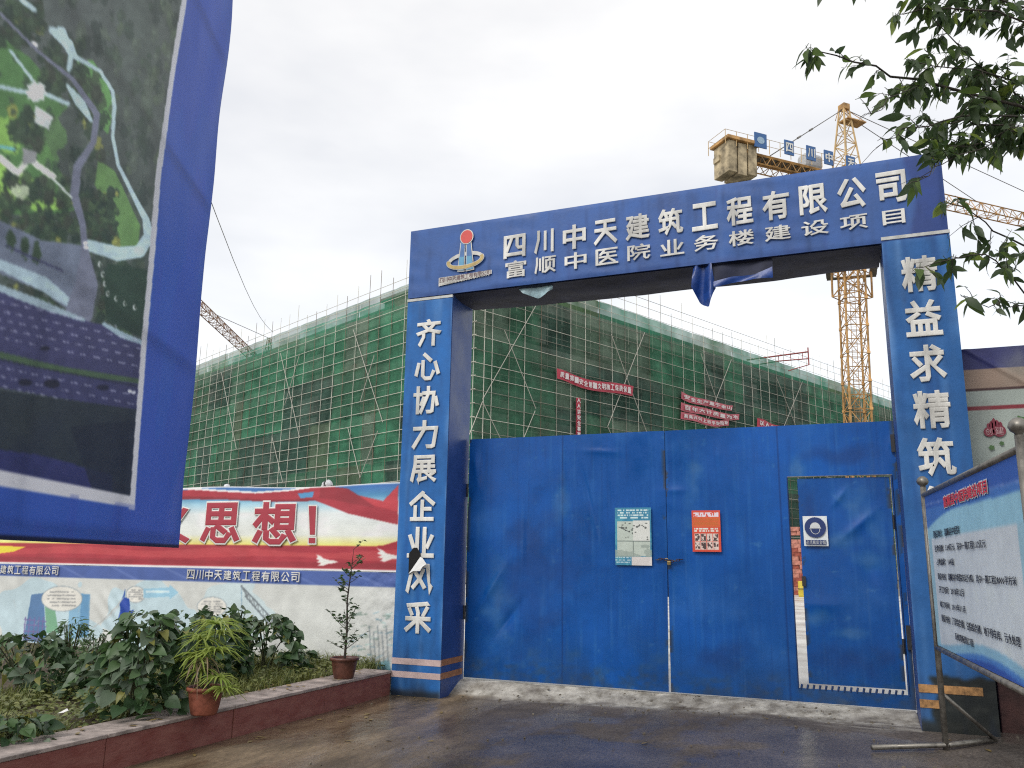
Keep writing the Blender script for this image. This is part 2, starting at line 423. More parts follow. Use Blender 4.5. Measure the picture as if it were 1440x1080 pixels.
c.poly([(250, 690), (310, 691), (352, 694), (415, 686), (452, 681), (490, 687), (505, 697), (540, 705), (561, 684), (561, 738), (490, 722), (460, 710), (445, 704), (390, 706), (315, 703), (250, 703)], red)
c.poly([(420, 693), (443, 690), (441, 699), (424, 700)], (80, 140, 185))
c.poly([(452, 681), (490, 687), (510, 700), (556, 736), (530, 715), (480, 705), (450, 700)], dred, .5)
c.poly([(505, 697), (540, 705), (561, 684), (561, 720), (530, 712)], (190, 64, 72), .8)
c.poly([(250, 698), (330, 701), (380, 703), (440, 701), (445, 704), (390, 706), (315, 703), (250, 703)], dred, .7)
for x0 in (-700, -420, -130):      # the print goes on to the left behind the big hoarding
    c.poly([(x0, 690), (x0 + 90, 688), (x0 + 180, 698), (x0 + 270, 700), (x0 + 270, 712), (x0 + 150, 712), (x0, 702)], red)
rb = 1.667 + .0 * U
c.put(((V < rb) & (V > 1.35)).astype(float), red)
c.poly([(510, 770), (540, 767), (561, 761), (561, 790), (540, 780)], (160, 40, 54))
c.put(((V < 1.60 + .03 * np.sin(U * 2.2)) & (V > 1.50 + .02 * np.sin(U * 1.7 + 1))).astype(float), (198, 84, 84), .45)
c.put(((V < 1.46) & (V > 1.39)).astype(float), dred, .4)
c.poly([(-30, 766), (38, 769), (20, 776), (-30, 782)], (226, 196, 60))
dove = [(0, 0), (3, 3), (9, 5), (14, 9), (22, 11), (30, 12), (36, 14), (28, 16), (20, 17), (12, 20), (5, 19), (10, 16), (3, 14), (8, 12), (2, 9), (6, 7)]
for (dx, dy, k) in ((443, 777, .95), (529, 768, 1.1), (-240, 772, 1.0)):
    c.poly([(dx + x * k, dy + y * k) for x, y in dove], (226, 220, 214))
c.put((V < 1.378).astype(float), (228, 228, 224))
hem = 2.415 + .0 * U; c.put((V > 2.43).astype(float), (230, 230, 228))
x_hem = np.interp(XP, [258, 310, 360, 410, 460, 520, 560], [688, 691.5, 693, 688, 680, 681, 683])
c.put(((np.abs(YP - x_hem) < 1.3) & (XP > 200) & (XP < 470)).astype(float), (232, 232, 230))
c.mul(.93 + .14 * fbm(U * 3, V * 5, 4, 70))
c.soft()
crease = np.clip(1 - np.abs((XP - 262) - (790 - YP) * .42) / 3, 0, 1) * (YP > 735); 
ban = thing('slogan_banner', 'red, white and blue printed slogan banner with large red characters on the wall', 'banner', (-9.5, 9.17, 2.4))
dispc = .0 * crease
sb = sheet('banner_cloth', PB - np.array([0, 1, 0]) * dispc[..., None], m_cloth, None, c.rgb); under(sb, ban)
def box_px(pl, x0, x1, y0, y1):
    ua, _ = pl.uv(x0, (y0 + y1) / 2); ub, _ = pl.uv(x1, (y0 + y1) / 2); _, va = pl.uv((x0 + x1) / 2, y1); _, vb = pl.uv((x0 + x1) / 2, y0)
    return ua, ub, va, vb
bigc = [('义', (213, 272, 710, 764)), ('思', (286, 342, 707, 764)), ('想', (358, 421, 706, 766))]
for s_, bx in bigc:
    b_ = box_px(PW, *bx)
    w_ = .020
    under(letter('character_outline', s_, PW, b_[0] - w_, b_[1] + w_, b_[2] - w_, b_[3] + w_, .040, m_white, None, bold=.055), ban)
    under(letter('character', s_, PW, *b_, .044, m_redprint, None, bold=.030), ban)

for off_, g_, m_, nm in ((.040, .018, m_white, 'character_outline'), (.044, 0, m_redprint, 'character')):
    for x0_, x1_, x2_, x3_, y0_, y1_ in ((437, 447, 438.5, 445.5, 712, 752), (437, 446, 437, 446, 756.5, 764)):
        c4 = [PW.uv(x0_, y0_), PW.uv(x1_, y0_), PW.uv(x3_, y1_), PW.uv(x2_, y1_)]
        c4 = [(c4[0][0] - g_, c4[0][1] + g_), (c4[1][0] + g_, c4[1][1] + g_), (c4[2][0] + g_, c4[2][1] - g_), (c4[3][0] - g_, c4[3][1] - g_)]
        under(MB().poly([PW.at(a_, b_, off_ + (.002 if y0_ > 750 else 0)) for a_, b_ in c4][::-1]).obj(nm, m_), ban)
# mural sheet with the company strip
U, V = grid_uv(-14.0, -5.0, .16, 1.352, .009)
XP, YP = proj(on_plane(PW, U, V, 0))
c = Canvas(XP, YP, (196, 198, 194))
c.mul(.94 + .12 * fbm(U * 1.3, V * 1.6, 4, 14))
lb, mb_, db = (168, 200, 214), (120, 165, 196), (62, 100, 150)
c.ell(60, 880, 70, 70, lb, .6, .5); c.ell(215, 870, 60, 60, lb, .6, .5); c.ell(330, 860, 50, 50, (176, 204, 214), .5, .6)
c.poly([(45, 836), (62, 834), (66, 905), (34, 900)], (72, 108, 152), .9)
c.poly([(100, 832), (126, 836), (124, 895), (96, 900)], mb_, .85); c.poly([(116, 835), (128, 836), (126, 895), (112, 897)], (88, 138, 178), .8)
c.poly([(64, 850), (76, 846), (84, 890), (66, 890)], (96, 150, 110), .8)
for yy in (871, 878, 887, 896): c.line([(35, yy), (66, yy + 3)], 1.4, (112, 100, 150), .9)
for xx in (37, 43, 50, 56, 62): c.line([(xx, 868), (xx - 3, 902)], 1.4, (112, 100, 150), .9)
for k in range(8): c.poly([(32 + k * 6, 902 + k * 1.8), (35.5 + k * 6, 903 + k * 1.8), (32 + k * 6, 909 + k * 1.8), (28.5 + k * 6, 908 + k * 1.8)], (40, 44, 50))
def bubble(x, y, rx, ry):
    c.ell(x, y, rx + 1.2, ry + 1.2, (150, 160, 165)); c.ell(x, y, rx, ry, (212, 210, 202))
    for r_ in range(-2, 3):
        for q in np.arange(-rx * .72, rx * .72, 3.4):
            if random.random() < .85 and abs(q / rx) ** 2 + (r_ * .3) ** 2 < .75:
                c.line([(x + q, y + r_ * ry * .28), (x + q + 2.0, y + r_ * ry * .28 + random.uniform(-.5, .5))], 1.6, (120, 122, 124), .8)
bubble(88, 842, 28, 17); bubble(192, 836, 13, 11); bubble(299, 853, 20, 13)
c.poly([(203, 828), (240, 826), (240, 822), (253, 833), (240, 843), (240, 839), (203, 841)], (140, 184, 206), .9)
for q in range(5): c.line([(208 + q * 6.5, 832), (212 + q * 6.5, 832)], 3.5, (196, 216, 224))
c.poly([(178, 826), (176, 840), (183, 842), (184, 858), (189, 858), (182, 884), (168, 876), (170, 850)], (24, 62, 150))
for k in range(7): c.line([(176 - k * 3, 838 + k * 4), (160 - k * 5, 866 + k * 3)], .9, (170, 172, 170), .8)
# drawn crane
p0, p1 = np.array([343., 826.]), np.array([424., 914.]); q0, q1 = np.array([346., 838.]), np.array([414., 918.])
c.line([p0, p1], 1.8, (96, 104, 110)); c.line([q0, q1], 1.8, (96, 104, 110)); c.line([(341, 824), (341, 858)], 1.0, (120, 150, 170)); c.line([(341, 824), (349, 838)], 2.2, (110, 116, 120))
for k in range(12):
    a_ = p0 + (p1 - p0) * k / 12; b_ = q0 + (q1 - q0) * (k + .5) / 12; d_ = p0 + (p1 - p0) * (k + 1) / 12
    c.line([a_, b_], 1.0, (112, 118, 122)); c.line([b_, d_], 1.0, (112, 118, 122))
rs = random.Random(3)
for k in range(60):          # painted hills and water at the right end
    x_ = rs.uniform(488, 552); y_ = rs.uniform(862, 948); L_ = rs.uniform(3, 11)
    c.line([(x_, y_), (x_ + L_, y_ + rs.uniform(-4, 2))], rs.uniform(.8, 2.0), rs.choice([(120, 158, 172), (92, 132, 150), (150, 180, 176), (120, 140, 130)]), .75)
c.poly([(515, 935), (548, 928), (552, 946), (510, 948)], (100, 150, 162), .8)
for k in range(5): c.line([(520 + k * 6, 880 + (k % 2) * 8), (523 + k * 6, 930)], 1.6, (110, 120, 126), .7)
for k in range(40):
    x_ = rs.uniform(-300, 545); y_ = rs.uniform(835, 960)
    c.line([(x_, y_), (x_ + rs.uniform(-8, 8), y_ + rs.uniform(2, 12))], .8, (172, 174, 172), .5)
c.put(((V > 1.168) & (V < 1.345)).astype(float), (70, 92, 152)); c.put((V >= 1.345).astype(float), (226, 226, 222))
c.put(((V > 1.168) & (V < 1.345) & (np.abs(np.sin(U * 3.1 + V * 9)) < .16)).astype(float), (92, 112, 168), .7)
c.mul(.95 + .1 * fbm(U * 8, V * 8, 3, 90))
c.soft()
right = np.clip((U + 6.4) / 1.2, 0, 1)
dm = .012 * (fbm(U * 1.5, V * 1.5, 4, 18) - .5) * 2 + right * .012 * (fbm(U * 9, V * 9, 3, 19) - .5) * 2
dm += .010 * np.sin((XP - YP * .6) * .35) * np.clip(1 - np.hypot(XP - 165, YP - 860) / 45, 0, 1)
mur = thing('mural_sheet', 'pale printed sheet with cartoon drawings and a blue company strip below the red banner', 'banner', (-9.5, 9.18, 1.35))
under(sheet('mural_cloth', on_plane(PW, U, V, .015 + dm), m_cloth, None, c.rgb), mur)
CO = '四川中天建筑工程有限公司'
ue = PW.uv(425, 806)[0]; us = PW.uv(265, 803)[0]; pit = (ue - us) / 12
for k, ch in enumerate(CO):
    under(letter('character', ch, PW, us + pit * (k + .08), us + pit * (k + .92), 1.195, 1.325, .034, m_letter, None, bold=.015), mur)
ue2 = PW.uv(86, 800)[0]
for k, ch in enumerate(CO):
    a_ = ue2 - pit * 12 + pit * k
    under(letter('character', ch, PW, a_ + pit * .08, a_ + pit * .92, 1.195, 1.325, .034, m_letter, None, bold=.015), mur)

# two lamps on the wall top
m_lampw = mat('white_plastic', (.72, .73, .74), .35, noise=.05)
m_dark = mat('dark_metal', (.03, .03, .032), .5, noise=.2)
p = on_y(318, 680, 9.3)
t = thing('wall_lamp', 'small round white lamp on the wall top above the big red characters', 'lamp', (p[0], 9.32, 2.40))
MB().lathe([(.0, .0), (.035, 0), (.03, .03), (.02, .045)], n=14).obj('lamp_base', m_dark, t, True)
MB().lathe([(.0, .04), (.035, .045), (.045, .07), (.035, .10), (0, .112)], n=16).obj('lamp_globe', m_lampw, t, True)
p = on_y(463, 680, 9.3)
t = thing('floodlight', 'white ribbed floodlight on the wall top right of the exclamation mark', 'lamp', (p[0], 9.32, 2.40))
MB().tube([(-.05, 0, .0), (-.05, 0, .05), (.05, 0, .05), (.05, 0, .0)], .008).obj('bracket', m_dark, t)
d_ = np.array([.85, -.1, .32]); d_ /= np.linalg.norm(d_)
MB().tube([np.array([-.12, 0, .03]), np.array([-.12, 0, .03]) + d_ * .14], [.03, .055], 14).obj('lamp_housing', m_lampw, t, True)
for k in range(3):
    q_ = np.array([-.12, 0, .03]) + d_ * (.05 + .035 * k)
    MB().tube([q_, q_ + d_ * .012], .062, 14).obj('cooling_rib', m_dark if k == 1 else m_lampw, t)

# ================================================================== GATE PORTAL
por = thing('gate_portal', 'tall blue entrance portal lettered in white with a company emblem', 'gateway', (-1.94, 9.0, 0))
def pp(o): return under(o, por)
m_blue = mat('blue_vinyl', (.030, .075, .26), .42, noise=.12, nscale=2.5, bump=.25, bscale=12, rvar=.1)
m_bskin = mat('blue_vinyl_print', rough=.48, spec=.25, noise=.10, nscale=3, attr=True, bump=.18, bscale=25, rvar=.1)
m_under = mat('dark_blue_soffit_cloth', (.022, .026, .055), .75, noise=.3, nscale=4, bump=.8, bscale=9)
LX0, LX1, RX0, RX1 = -4.98, -4.355, .48, 1.095
ZB, ZT = 4.715, 5.62
pp(MB().box((LX0, G0 + .012, -.04), (LX1, G1, ZB)).obj('pillar', m_blue, bevel=.01))
pp(MB().box((RX0, G0 + .012, -.04), (RX1, G1, ZB)).obj('pillar', m_blue, bevel=.01))
pp(MB().box((LX0, G0 + .012, ZB + .002), (RX1 - .004, G1, ZT)).obj('beam', m_blue, bevel=.01))
# skins of printed vinyl
def skin(name, u0, u1, v0, v1, base, fn, amp=.006, seed=1):
    U, V = grid_uv(u0, u1, v0, v1, .016)
    XP, YP = proj(on_plane(PY, U, V, 0)); c = Canvas(XP, YP, base); fn(c, U, V)
    c.put(np.clip(fbm(U * 30, V * 2.2, 4, seed + 31) - .60, 0, 1) * 4, (24, 40, 74), .35)
    c.soft()
    d = .004 + amp * (fbm(U * 2.3, V * 1.1, 3, seed) - .5) + amp * .5 * np.sin(V * 30 + U * 6) * np.clip(fbm(U * 2, V, 2, seed + 3) - .5, 0, 1)
    e = np.minimum(np.minimum(U - u0, u1 - U), np.minimum(V - v0, v1 - V)); d = d * np.clip(e / .04, 0, 1) + .001
    return pp(sheet(name, on_plane(PY, U, V, d), m_bskin, None, c.rgb))
def f_beam(c, U, V):
    c.mul(.92 + .16 * fbm(U * .8, V * .8, 4, 51))
    for us_ in (-2.9, -1.2, -.1): c.put((np.abs(U - us_ - .01 * V) < .006).astype(float), (50, 70, 130), .6)
    c.put(np.clip(1 - np.abs(U + 1.13) / .07, 0, 1) * np.clip(fbm(U * 20, V * 2, 3, 6) * 1.6 - .5, 0, 1), (128, 144, 180), .5)
    c.put(np.clip(fbm(U * 7, V * .8, 4, 66) - .55, 0, 1) * 2.0, (44, 66, 124), .6)
    c.put(np.clip((U - .76 + .04 * np.sin(V * 7)) / .05, 0, 1), (42, 60, 118), .75)  # right end painted darker, as shaded by the tree
    c.put((np.clip((4.80 - V) / .07, 0, 1)) * np.clip(fbm(U * 3, V * 9, 3, 4) * 2 - .7, 0, 1), (52, 66, 116), .7)
skin('beam_skin', LX0, RX1 - .01, ZB + .004, ZT, (58, 90, 148), f_beam, .018, 1)
def f_pl(c, U, V):
    c.mul(.90 + .2 * fbm(U * 2, V * 1.2, 4, 52))
    c.put(np.clip(fbm(U * 16, V * 1.3, 4, 71) - .54, 0, 1) * 2.6, (104, 140, 188), .65)
    c.put(np.clip(fbm(U * 22, V * .9, 4, 81) - .57, 0, 1) * 2.6, (16, 50, 108), .75)
    g = np.clip((.75 - V) / .75, 0, 1) * np.clip(fbm(U * 5, V * 3, 4, 88) * 2 - .55, 0, 1)
    c.put(g, (42, 58, 84), .8)
    c.put(np.clip((.09 - V) / .05, 0, 1), (42, 44, 48), .8)
    c.put(np.clip(1 - np.abs(U - u_edge) / .012, 0, 1) * np.clip(fbm(U * 3, V * 4, 3, 12) * 2 - .6, 0, 1), (140, 165, 205), .8)
u_edge = LX1 - .005
skin('pillar_skin', LX0, LX1, 0, ZB - .02, (38, 96, 160), f_pl, .009, 2)
u_edge = RX0 + .005
def f_pr(c, U, V):
    f_pl(c, U, V)
    c.put(((U > .60 + .03 * np.sin(V * 20)) & (V < .52 + .05 * fbm(U * 8, V * 0, 3, 5))).astype(float), (36, 38, 36), .95)
    c.put(((U > .58) & (V < .5)).astype(float) * np.clip(fbm(U * 14, V * 14, 4, 17) * 3 - 1.5, 0, 1), (92, 92, 84), .5)
    c.put(np.clip((.20 - V) / .06, 0, 1), (44, 46, 44), .9)
skin('pillar_skin', RX0, RX1, .06, ZB + .03, (40, 90, 148), f_pr, .009, 5)
m_trim = mat('off_white_trim', (.55, .56, .54), .6, noise=.15, nscale=9)
pp(MB().box((LX0 - .003, G0 - .012, ZB - .045), (LX1 + .003, G0 + .010, ZB - .012)).obj('trim_strip', m_trim))
pp(MB().box((RX0 - .003, G0 - .012, ZB + .030), (RX1 + .004, G0 + .010, ZB + .064)).obj('trim_strip', m_trim))
m_pk = mat('faded_pink_stripe', (.58, .44, .42), .6, noise=.12); m_or = mat('orange_stripe', (.42, .19, .09), .6, noise=.2, nscale=20)
m_or2 = mat('worn_ochre_stripe', (.46, .24, .09), .6, noise=.3, nscale=18)
for z0, z1 in ((.338, .405), (.196, .262)):
    pp(MB().box((LX0 - .002, G0 - .010, z0), (LX1 + .001, G0 + .011, z1)).obj('stripe', m_pk))
    pp(MB().box((LX1 - .001, G0 + .013, z0 + .004), (LX1 + .004, G1 - .04, z1 + .004)).obj('stripe', m_or))
for z0, z1 in ((.405, .475), (.275, .345)):
    pp(MB().box((RX0 - .002, G0 - .012, z0), (RX0 + .16 + .35 * (z0 > .4), G0 + .011, z1)).obj('stripe', m_or2))
# soffit cloth, sagging
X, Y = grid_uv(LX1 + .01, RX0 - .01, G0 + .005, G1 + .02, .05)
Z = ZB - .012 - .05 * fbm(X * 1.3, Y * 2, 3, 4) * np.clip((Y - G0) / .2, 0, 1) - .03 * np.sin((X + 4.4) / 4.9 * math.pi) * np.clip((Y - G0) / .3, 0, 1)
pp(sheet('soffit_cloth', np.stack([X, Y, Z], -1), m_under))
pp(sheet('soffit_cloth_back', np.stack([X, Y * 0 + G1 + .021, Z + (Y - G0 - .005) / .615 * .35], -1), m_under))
# lettering on the beam and pillars
n12 = 12
for k, ch in enumerate(CO):
    cx = -3.535 + (4.145) * k / 11; zc = 5.215 + .088 * k / 11; hh = .148 + .026 * k / 11; hw = .143 - .004 * k / 11
    cx = np.interp(k, [0, 11], [-3.535, .612])
    if ch == '川': hw *= .86
    pp(letter('character', ch, PY, cx - hw, cx + hw, zc - hh, zc + hh, .022, m_letter, None, bold=.030, slope=.02))
for k, ch in enumerate('富顺中医院业务楼建设项目'):
    cx = np.interp(k, [0, 11], [-3.515, .61]); zc = np.interp(k, [0, 11], [4.925, 4.975]); hh = np.interp(k, [0, 11], [.108, .078]); hw = .135 if ch != '目' else .105
    pp(letter('character', ch, PY, cx - hw, cx + hw, zc - hh, zc + hh, .022, m_letter, None, bold=.020, slope=.02))
for k, ch in enumerate('齐心协力展企业风采'):
    zc = 4.238 - k * (4.238 - .86) / 8
    pp(letter('character', ch, PY, -4.835, -4.480, zc - .178, zc + .178, .020, m_letter, None, bold=.030))
for k, ch in enumerate('精益求精筑优质工'):
    zc = 4.35 - k * .455
    pp(letter('character', ch, PY, .632, .955, zc - .185, zc + .185, .020, m_letter, None, bold=.030))
# emblem
m_em_red = mat('emblem_red', (.62, .055, .045), .4, noise=.05); m_em_cy = mat('emblem_cyan', (.10, .33, .52), .4, noise=.1); m_em_bl = mat('emblem_blue', (.05, .16, .42), .4)
m_em_go = mat('emblem_gold', (.52, .38, .13), .4, noise=.15, nscale=12)
def flat(pl, pts, off, name, m):
    return pp(MB().poly([pl.at(u, v, off) for u, v in pts]).obj(name, m))
ex, ez = -4.185, 5.19
circ = lambda cx, cz, rx, rz, n=28, t=0: [(cx + rx * math.cos(a) * math.cos(t) - rz * math.sin(a) * math.sin(t), cz + rx * math.cos(a) * math.sin(t) + rz * math.sin(a) * math.cos(t)) for a in [2 * math.pi * i / n for i in range(n)]]
def ring(cx, cz, rx, rz, w, off, name, m, t=0, a0=0, a1=2 * math.pi, n=40):
    b = MB()
    for i in range(n):
        A = [a0 + (a1 - a0) * (i + j) / n for j in (0, 1)]; q = []
        for (a, rr) in ((A[0], 0), (A[1], 0), (A[1], w), (A[0], w)):
            x, z = (rx + rr) * math.cos(a), (rz + rr) * math.sin(a)
            q.append(PY.at(cx + x * math.cos(t) - z * math.sin(t), cz + x * math.sin(t) + z * math.cos(t), off))
        b.poly(q)
    return pp(b.obj(name, m))
ring(ex, 5.12, .20, .062, .05, .022, 'emblem_ring_back', m_letter, .08, .25, math.pi - .25)
for sx in (-1, 1):
    flat(PY, [(ex + sx * .005, 5.36), (ex + sx * .075, 5.36), (ex + sx * .115 + .01, 4.985), (ex + sx * .008, 4.975)][::sx], .024, 'emblem_leg_outline', m_letter)
    flat(PY, [(ex + sx * .014, 5.36), (ex + sx * .063, 5.36), (ex + sx * .101 + .01, 5.0), (ex + sx * .018, 4.99)][::sx], .027, 'emblem_leg', m_em_bl)
    flat(PY, [(ex + sx * .017, 5.17), (ex + sx * .083, 5.17), (ex + sx * .101 + .01, 5.0), (ex + sx * .018, 4.99)][::sx], .029, 'emblem_leg', m_em_cy)
ring(ex, 5.12, .20, .058, .058, .031, 'emblem_ring_edge', m_letter, .08, math.pi - .3, 2 * math.pi + .3)
ring(ex, 5.12, .209, .066, .040, .034, 'emblem_ring', m_em_go, .08, math.pi - .3, 2 * math.pi + .3)
flat(PY, circ(ex + .012, 5.425, .092, .098), .030, 'emblem_disc_outline', m_letter); flat(PY, circ(ex + .012, 5.425, .080, .086), .033, 'emblem_disc', m_em_red)
flat(PY, [(-4.545, 4.825), (-3.83, 4.905), (-3.83, 4.955), (-4.545, 4.935)], .021, 'emblem_caption_back', m_letter)
m_cap = mat('caption_dark', (.14, .05, .07), .5)
for k, ch in enumerate(CO):
    u_ = -4.53 + k * .0575; pp(letter('caption_character', ch, PY, u_, u_ + .053, 4.868 + k * .0025, 4.930 + k * .0025, .025, m_cap, None, bold=.0))
pp(letter('caption_line', 'SICHUAN ZHONGTIAN', PY, -4.53, -3.86, 4.826, 4.852, .0245, m_letter, None, bold=.0, slope=.09))
# torn cloth on the pillar
m_blk = mat('dark_hollow', (.006, .006, .007), .9); m_tearw = mat('cloth_back_white', (.78, .78, .77), .5, noise=.04)
q = [PY.uv(*p_) for p_ in ((576, 806), (577, 778), (583, 771), (588, 770), (593, 778), (594, 787), (586, 800), (577, 808))]
pp(MB().poly([PY.at(u, v, .030) for u, v in q]).obj('tear_shade', m_blk))  # flat black patch standing in for the shade inside the tear
q = [((576.5, 807), .034), ((594, 783), .05), ((600, 785), .10), ((607, 793), .13), ((601, 797), .12), ((597, 803), .11), ((585, 803), .07)]
pts = [PY.at(*PY.uv(*p_), of) for p_, of in q]
pp(MB().poly([pts[0], pts[1], pts[2], pts[6]]).poly([pts[2], pts[3], pts[4], pts[5], pts[6]]).obj('torn_flap', m_tearw))
# blue cloth hanging under the beam and the pale torn patch
m_bcl = mat('blue_tarpaulin', (.012, .055, .26), .35, noise=.2, nscale=6, bump=.6, bscale=14)
PH = Plane((0, 8.72), (1, 0))
def folded(px_pts, name, m, amp, seed, y0=8.72):
    """fan of strips from an outline with crumpled depth"""
    pl = Plane((0, y0), (1, 0)); uv = [pl.uv(*p_) for p_ in px_pts]
    n = len(uv) // 2; top, bot = uv[:n], uv[n:][::-1]; rows = 7
    T = np.linspace(0, n - 1, n * 5); tu = np.interp(T, range(n), [p_[0] for p_ in top]); tv = np.interp(T, range(n), [p_[1] for p_ in top])
    bu = np.interp(T, range(n), [p_[0] for p_ in bot]); bv = np.interp(T, range(n), [p_[1] for p_ in bot])
    W = np.linspace(0, 1, rows)[:, None]; Ug = tu * (1 - W) + bu * W; Vg = tv * (1 - W) + bv * W
    off = amp * np.sin(T * 2.6 + W * 2.0) * (.3 + W) + amp * (fbm(Ug * 9, Vg * 6, 3, seed) - .5)
    return pp(sheet(name, on_plane(pl, Ug, Vg, off), m))
folded([(975, 374), (983, 370), (990, 368), (1000, 366), (1006, 404), (998, 434), (983, 424), (973, 405)], 'hanging_cloth', m_bcl, .05, 3)
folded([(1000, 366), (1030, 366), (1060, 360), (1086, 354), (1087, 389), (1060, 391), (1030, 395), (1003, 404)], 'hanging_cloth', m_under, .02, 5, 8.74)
folded([(1003, 396), (1030, 389), (1060, 386), (1086, 375), (1087, 390), (1060, 393), (1030, 397), (1004, 405)], 'hanging_cloth', m_bcl, .015, 6, 8.71)
m_pale = mat('pale_foil', (.34, .50, .55), .4, noise=.25, nscale=12, bump=.8, bscale=8)
folded([(727, 404), (745, 400), (762, 399), (778, 402), (777, 406), (768, 414), (756, 419), (736, 413)], 'torn_patch', m_pale, .02, 8, 8.76)
pp(MB().box((-4.43, 8.85, ZT + .001), (-4.40, 8.88, ZT + .07)).obj('beam_stub', m_dark))
pp(MB().tube([on_y(1365, 213, 9.28) * 0 + np.array([1.12, 9.28, 5.45]), np.array([1.12, 9.28, 4.75])], .02).obj('side_tube', m_dark))

# ================================================================== GATE LEAVES
PG = Plane((0, 9.27), (1, 0))
m_gate = mat('blue_steel_sheet', rough=.42, spec=.28, noise=.10, nscale=1.6, attr=True, bump=.10, bscale=30, rvar=.14)
m_gframe = mat('blue_steel_frame', (.014, .045, .15), .45, noise=.2)
def gate_sheet(name, u0, u1, v0, v1, parent, hole=None, seed=0, gap=None, dirt=.0):
    U, V = grid_uv(u0, u1, v0, v1, .0165)
    if gap == 'right': U = U - np.clip((U - u0) / (u1 - u0), 0, 1) ** 6 * .016 * np.clip((1.65 - V) / 1.4, 0, 1)
    XP, YP = proj(on_plane(PG, U, V, 0)); c = Canvas(XP, YP, (8, 76, 150))
    c.mul(.88 + .24 * fbm(U * 1.2, V * .9, 4, seed + 50))
    c.put(np.clip(fbm(U * 2.5, V * 2.5, 5, seed + 60) - .58, 0, 1) * 3, (64, 104, 168), .5)
    c.put(np.clip(fbm(U * 26, V * 1.1, 4, seed + 70) - .6, 0, 1) * 3, (82, 116, 172), .35)
    c.put(np.clip(fbm(U * 60, V * 1.6, 3, seed + 74) - .63, 0, 1) * 4, (70, 110, 165), .28)
    c.put(np.clip(fbm(U * 44, V * 1.1, 4, seed + 76) - .62, 0, 1) * 4, (8, 52, 112), .30)
    c.put(np.clip(fbm(U * 11, V * 11, 5, seed + 78) - .75, 0, 1) * 8, (110, 134, 168), .3)
    for w_ in (u0 + 1.22,): c.put((np.abs(U - w_) < .005).astype(float), (8, 50, 108), .7)
    c.put(np.clip(1 - (U - u0) / .05, 0, 1) * (fbm(U * 9, V * 6, 4, 5) > .58), (70, 50, 40), .7); c.put(np.clip(1 - (u1 - U) / .05, 0, 1) * (fbm(U * 9, V * 6, 4, 15) > .56), (74, 52, 40), .7)
    low = np.clip((.75 - V) / .6, 0, 1)
    c.put(low * np.clip(fbm(U * 3, V * 3, 4, seed + 80) * 2 - .65, 0, 1), (38, 54, 84), .75)
    c.put(low * np.clip(fbm(U * 6, V * 6, 4, seed + 82) * 3 - 1.8, 0, 1), (120, 110, 100), .5)
    c.put(np.clip((.36 + .12 * fbm(U * 7, U * 0, 4, seed + 90) - V) / .12, 0, 1) * np.clip(fbm(U * 14, V * 22, 5, seed + 91) * 3 - 1.2, 0, 1), (58, 66, 84), .45)
    for (x, y, rx, ry) in ((1205, 705, 26, 30), (1185, 760, 34, 22), (1225, 790, 24, 16), (1235, 745, 16, 30), (1150, 870, 22, 14), (1190, 890, 30, 8), (700, 850, 20, 60), (790, 700, 12, 50), (975, 680, 14, 60), (1120, 660, 12, 18)):
        q = np.hypot((XP - x) / rx, (YP - y) / ry) + .9 * (fbm(XP * .05, YP * .05, 4, int(x)) - .5) * 2
        c.put(np.clip(1.1 - q, 0, 1), (84, 116, 158), .5)  # cloudy reflections on the steel, painted as lighter patches
    for (x, y, rx, ry) in ((760, 800, 60, 110), (1010, 925, 50, 24), (1190, 640, 60, 14), (1140, 720, 14, 40), (1200, 930, 60, 26)):
        q = np.hypot((XP - x) / rx, (YP - y) / ry) + .9 * (fbm(XP * .04, YP * .04, 4, int(x)) - .5) * 2
        c.put(np.clip(1.1 - q, 0, 1), (20, 52, 108), .5)
    d = .034 * (fbm(U * 1.4, V * .9, 3, seed) - .5) + .004 * (fbm(U * 5, V * 5, 3, seed + 1) - .5)
    for (x, y, rx, ry, an, am) in DENTS:
        du, dv = PG.uv(x, y); a = U - du; b = V - dv; ca, sa = math.cos(an), math.sin(an); p_ = a * ca + b * sa; q_ = -a * sa + b * ca
        d = d + 1.7 * am * np.exp(-(p_ / rx) ** 2 - np.abs(q_ / ry) ** 1.5)
    P = on_plane(PG, U, V, d)
    mask = np.ones((U.shape[0] - 1, U.shape[1] - 1), bool)
    Uc = (U[:-1, :-1] + U[1:, 1:]) / 2; Vc = (V[:-1, :-1] + V[1:, 1:]) / 2
    if hole: mask &= ~((Uc > hole[0]) & (Uc < hole[1]) & (Vc > hole[2]) & (Vc < hole[3]))
    o = sheet(name, P, m_gate, None, c.rgb, mask); under(o, parent); return o
DENTS = [(790, 690, .03, .45, 0, .012), (825, 690, .025, .30, .25, -.014), (845, 635, .20, .035, -.08, .006), (690, 830, .30, .05, 1.0, .016), (715, 870, .22, .05, .9, -.016),
         (670, 655, .05, .16, .1, .015), (860, 700, .03, .25, .1, -.01), (735, 780, .03, .5, 0, .006), (950, 690, .12, .04, 0, .006), (660, 700, .04, .1, 0, -.012),
         (1205, 740, .20, .05, .7, .014), (1225, 800, .08, .14, .2, -.012), (1180, 700, .10, .03, .9, .010), (1150, 850, .2, .08, 0, .008), (1260, 625, .05, .08, 0, .016), (1010, 640, .05, .12, 0, .006)]
HI = 2.985; HX = -1.895
gl = thing('gate_leaf', 'left leaf of the dented blue steel gate, with a pale green notice on it', 'gate', (-4.34, 9.27, .17), 'leaves of the blue steel gate')
gate_sheet('steel_sheet', -4.335, HX - .001, .165, HI, gl, seed=0, gap='right')
gr = thing('gate_leaf', 'right leaf of the blue steel gate, with the small wicket door and a red notice', 'gate', (.46, 9.27, .17), 'leaves of the blue steel gate')
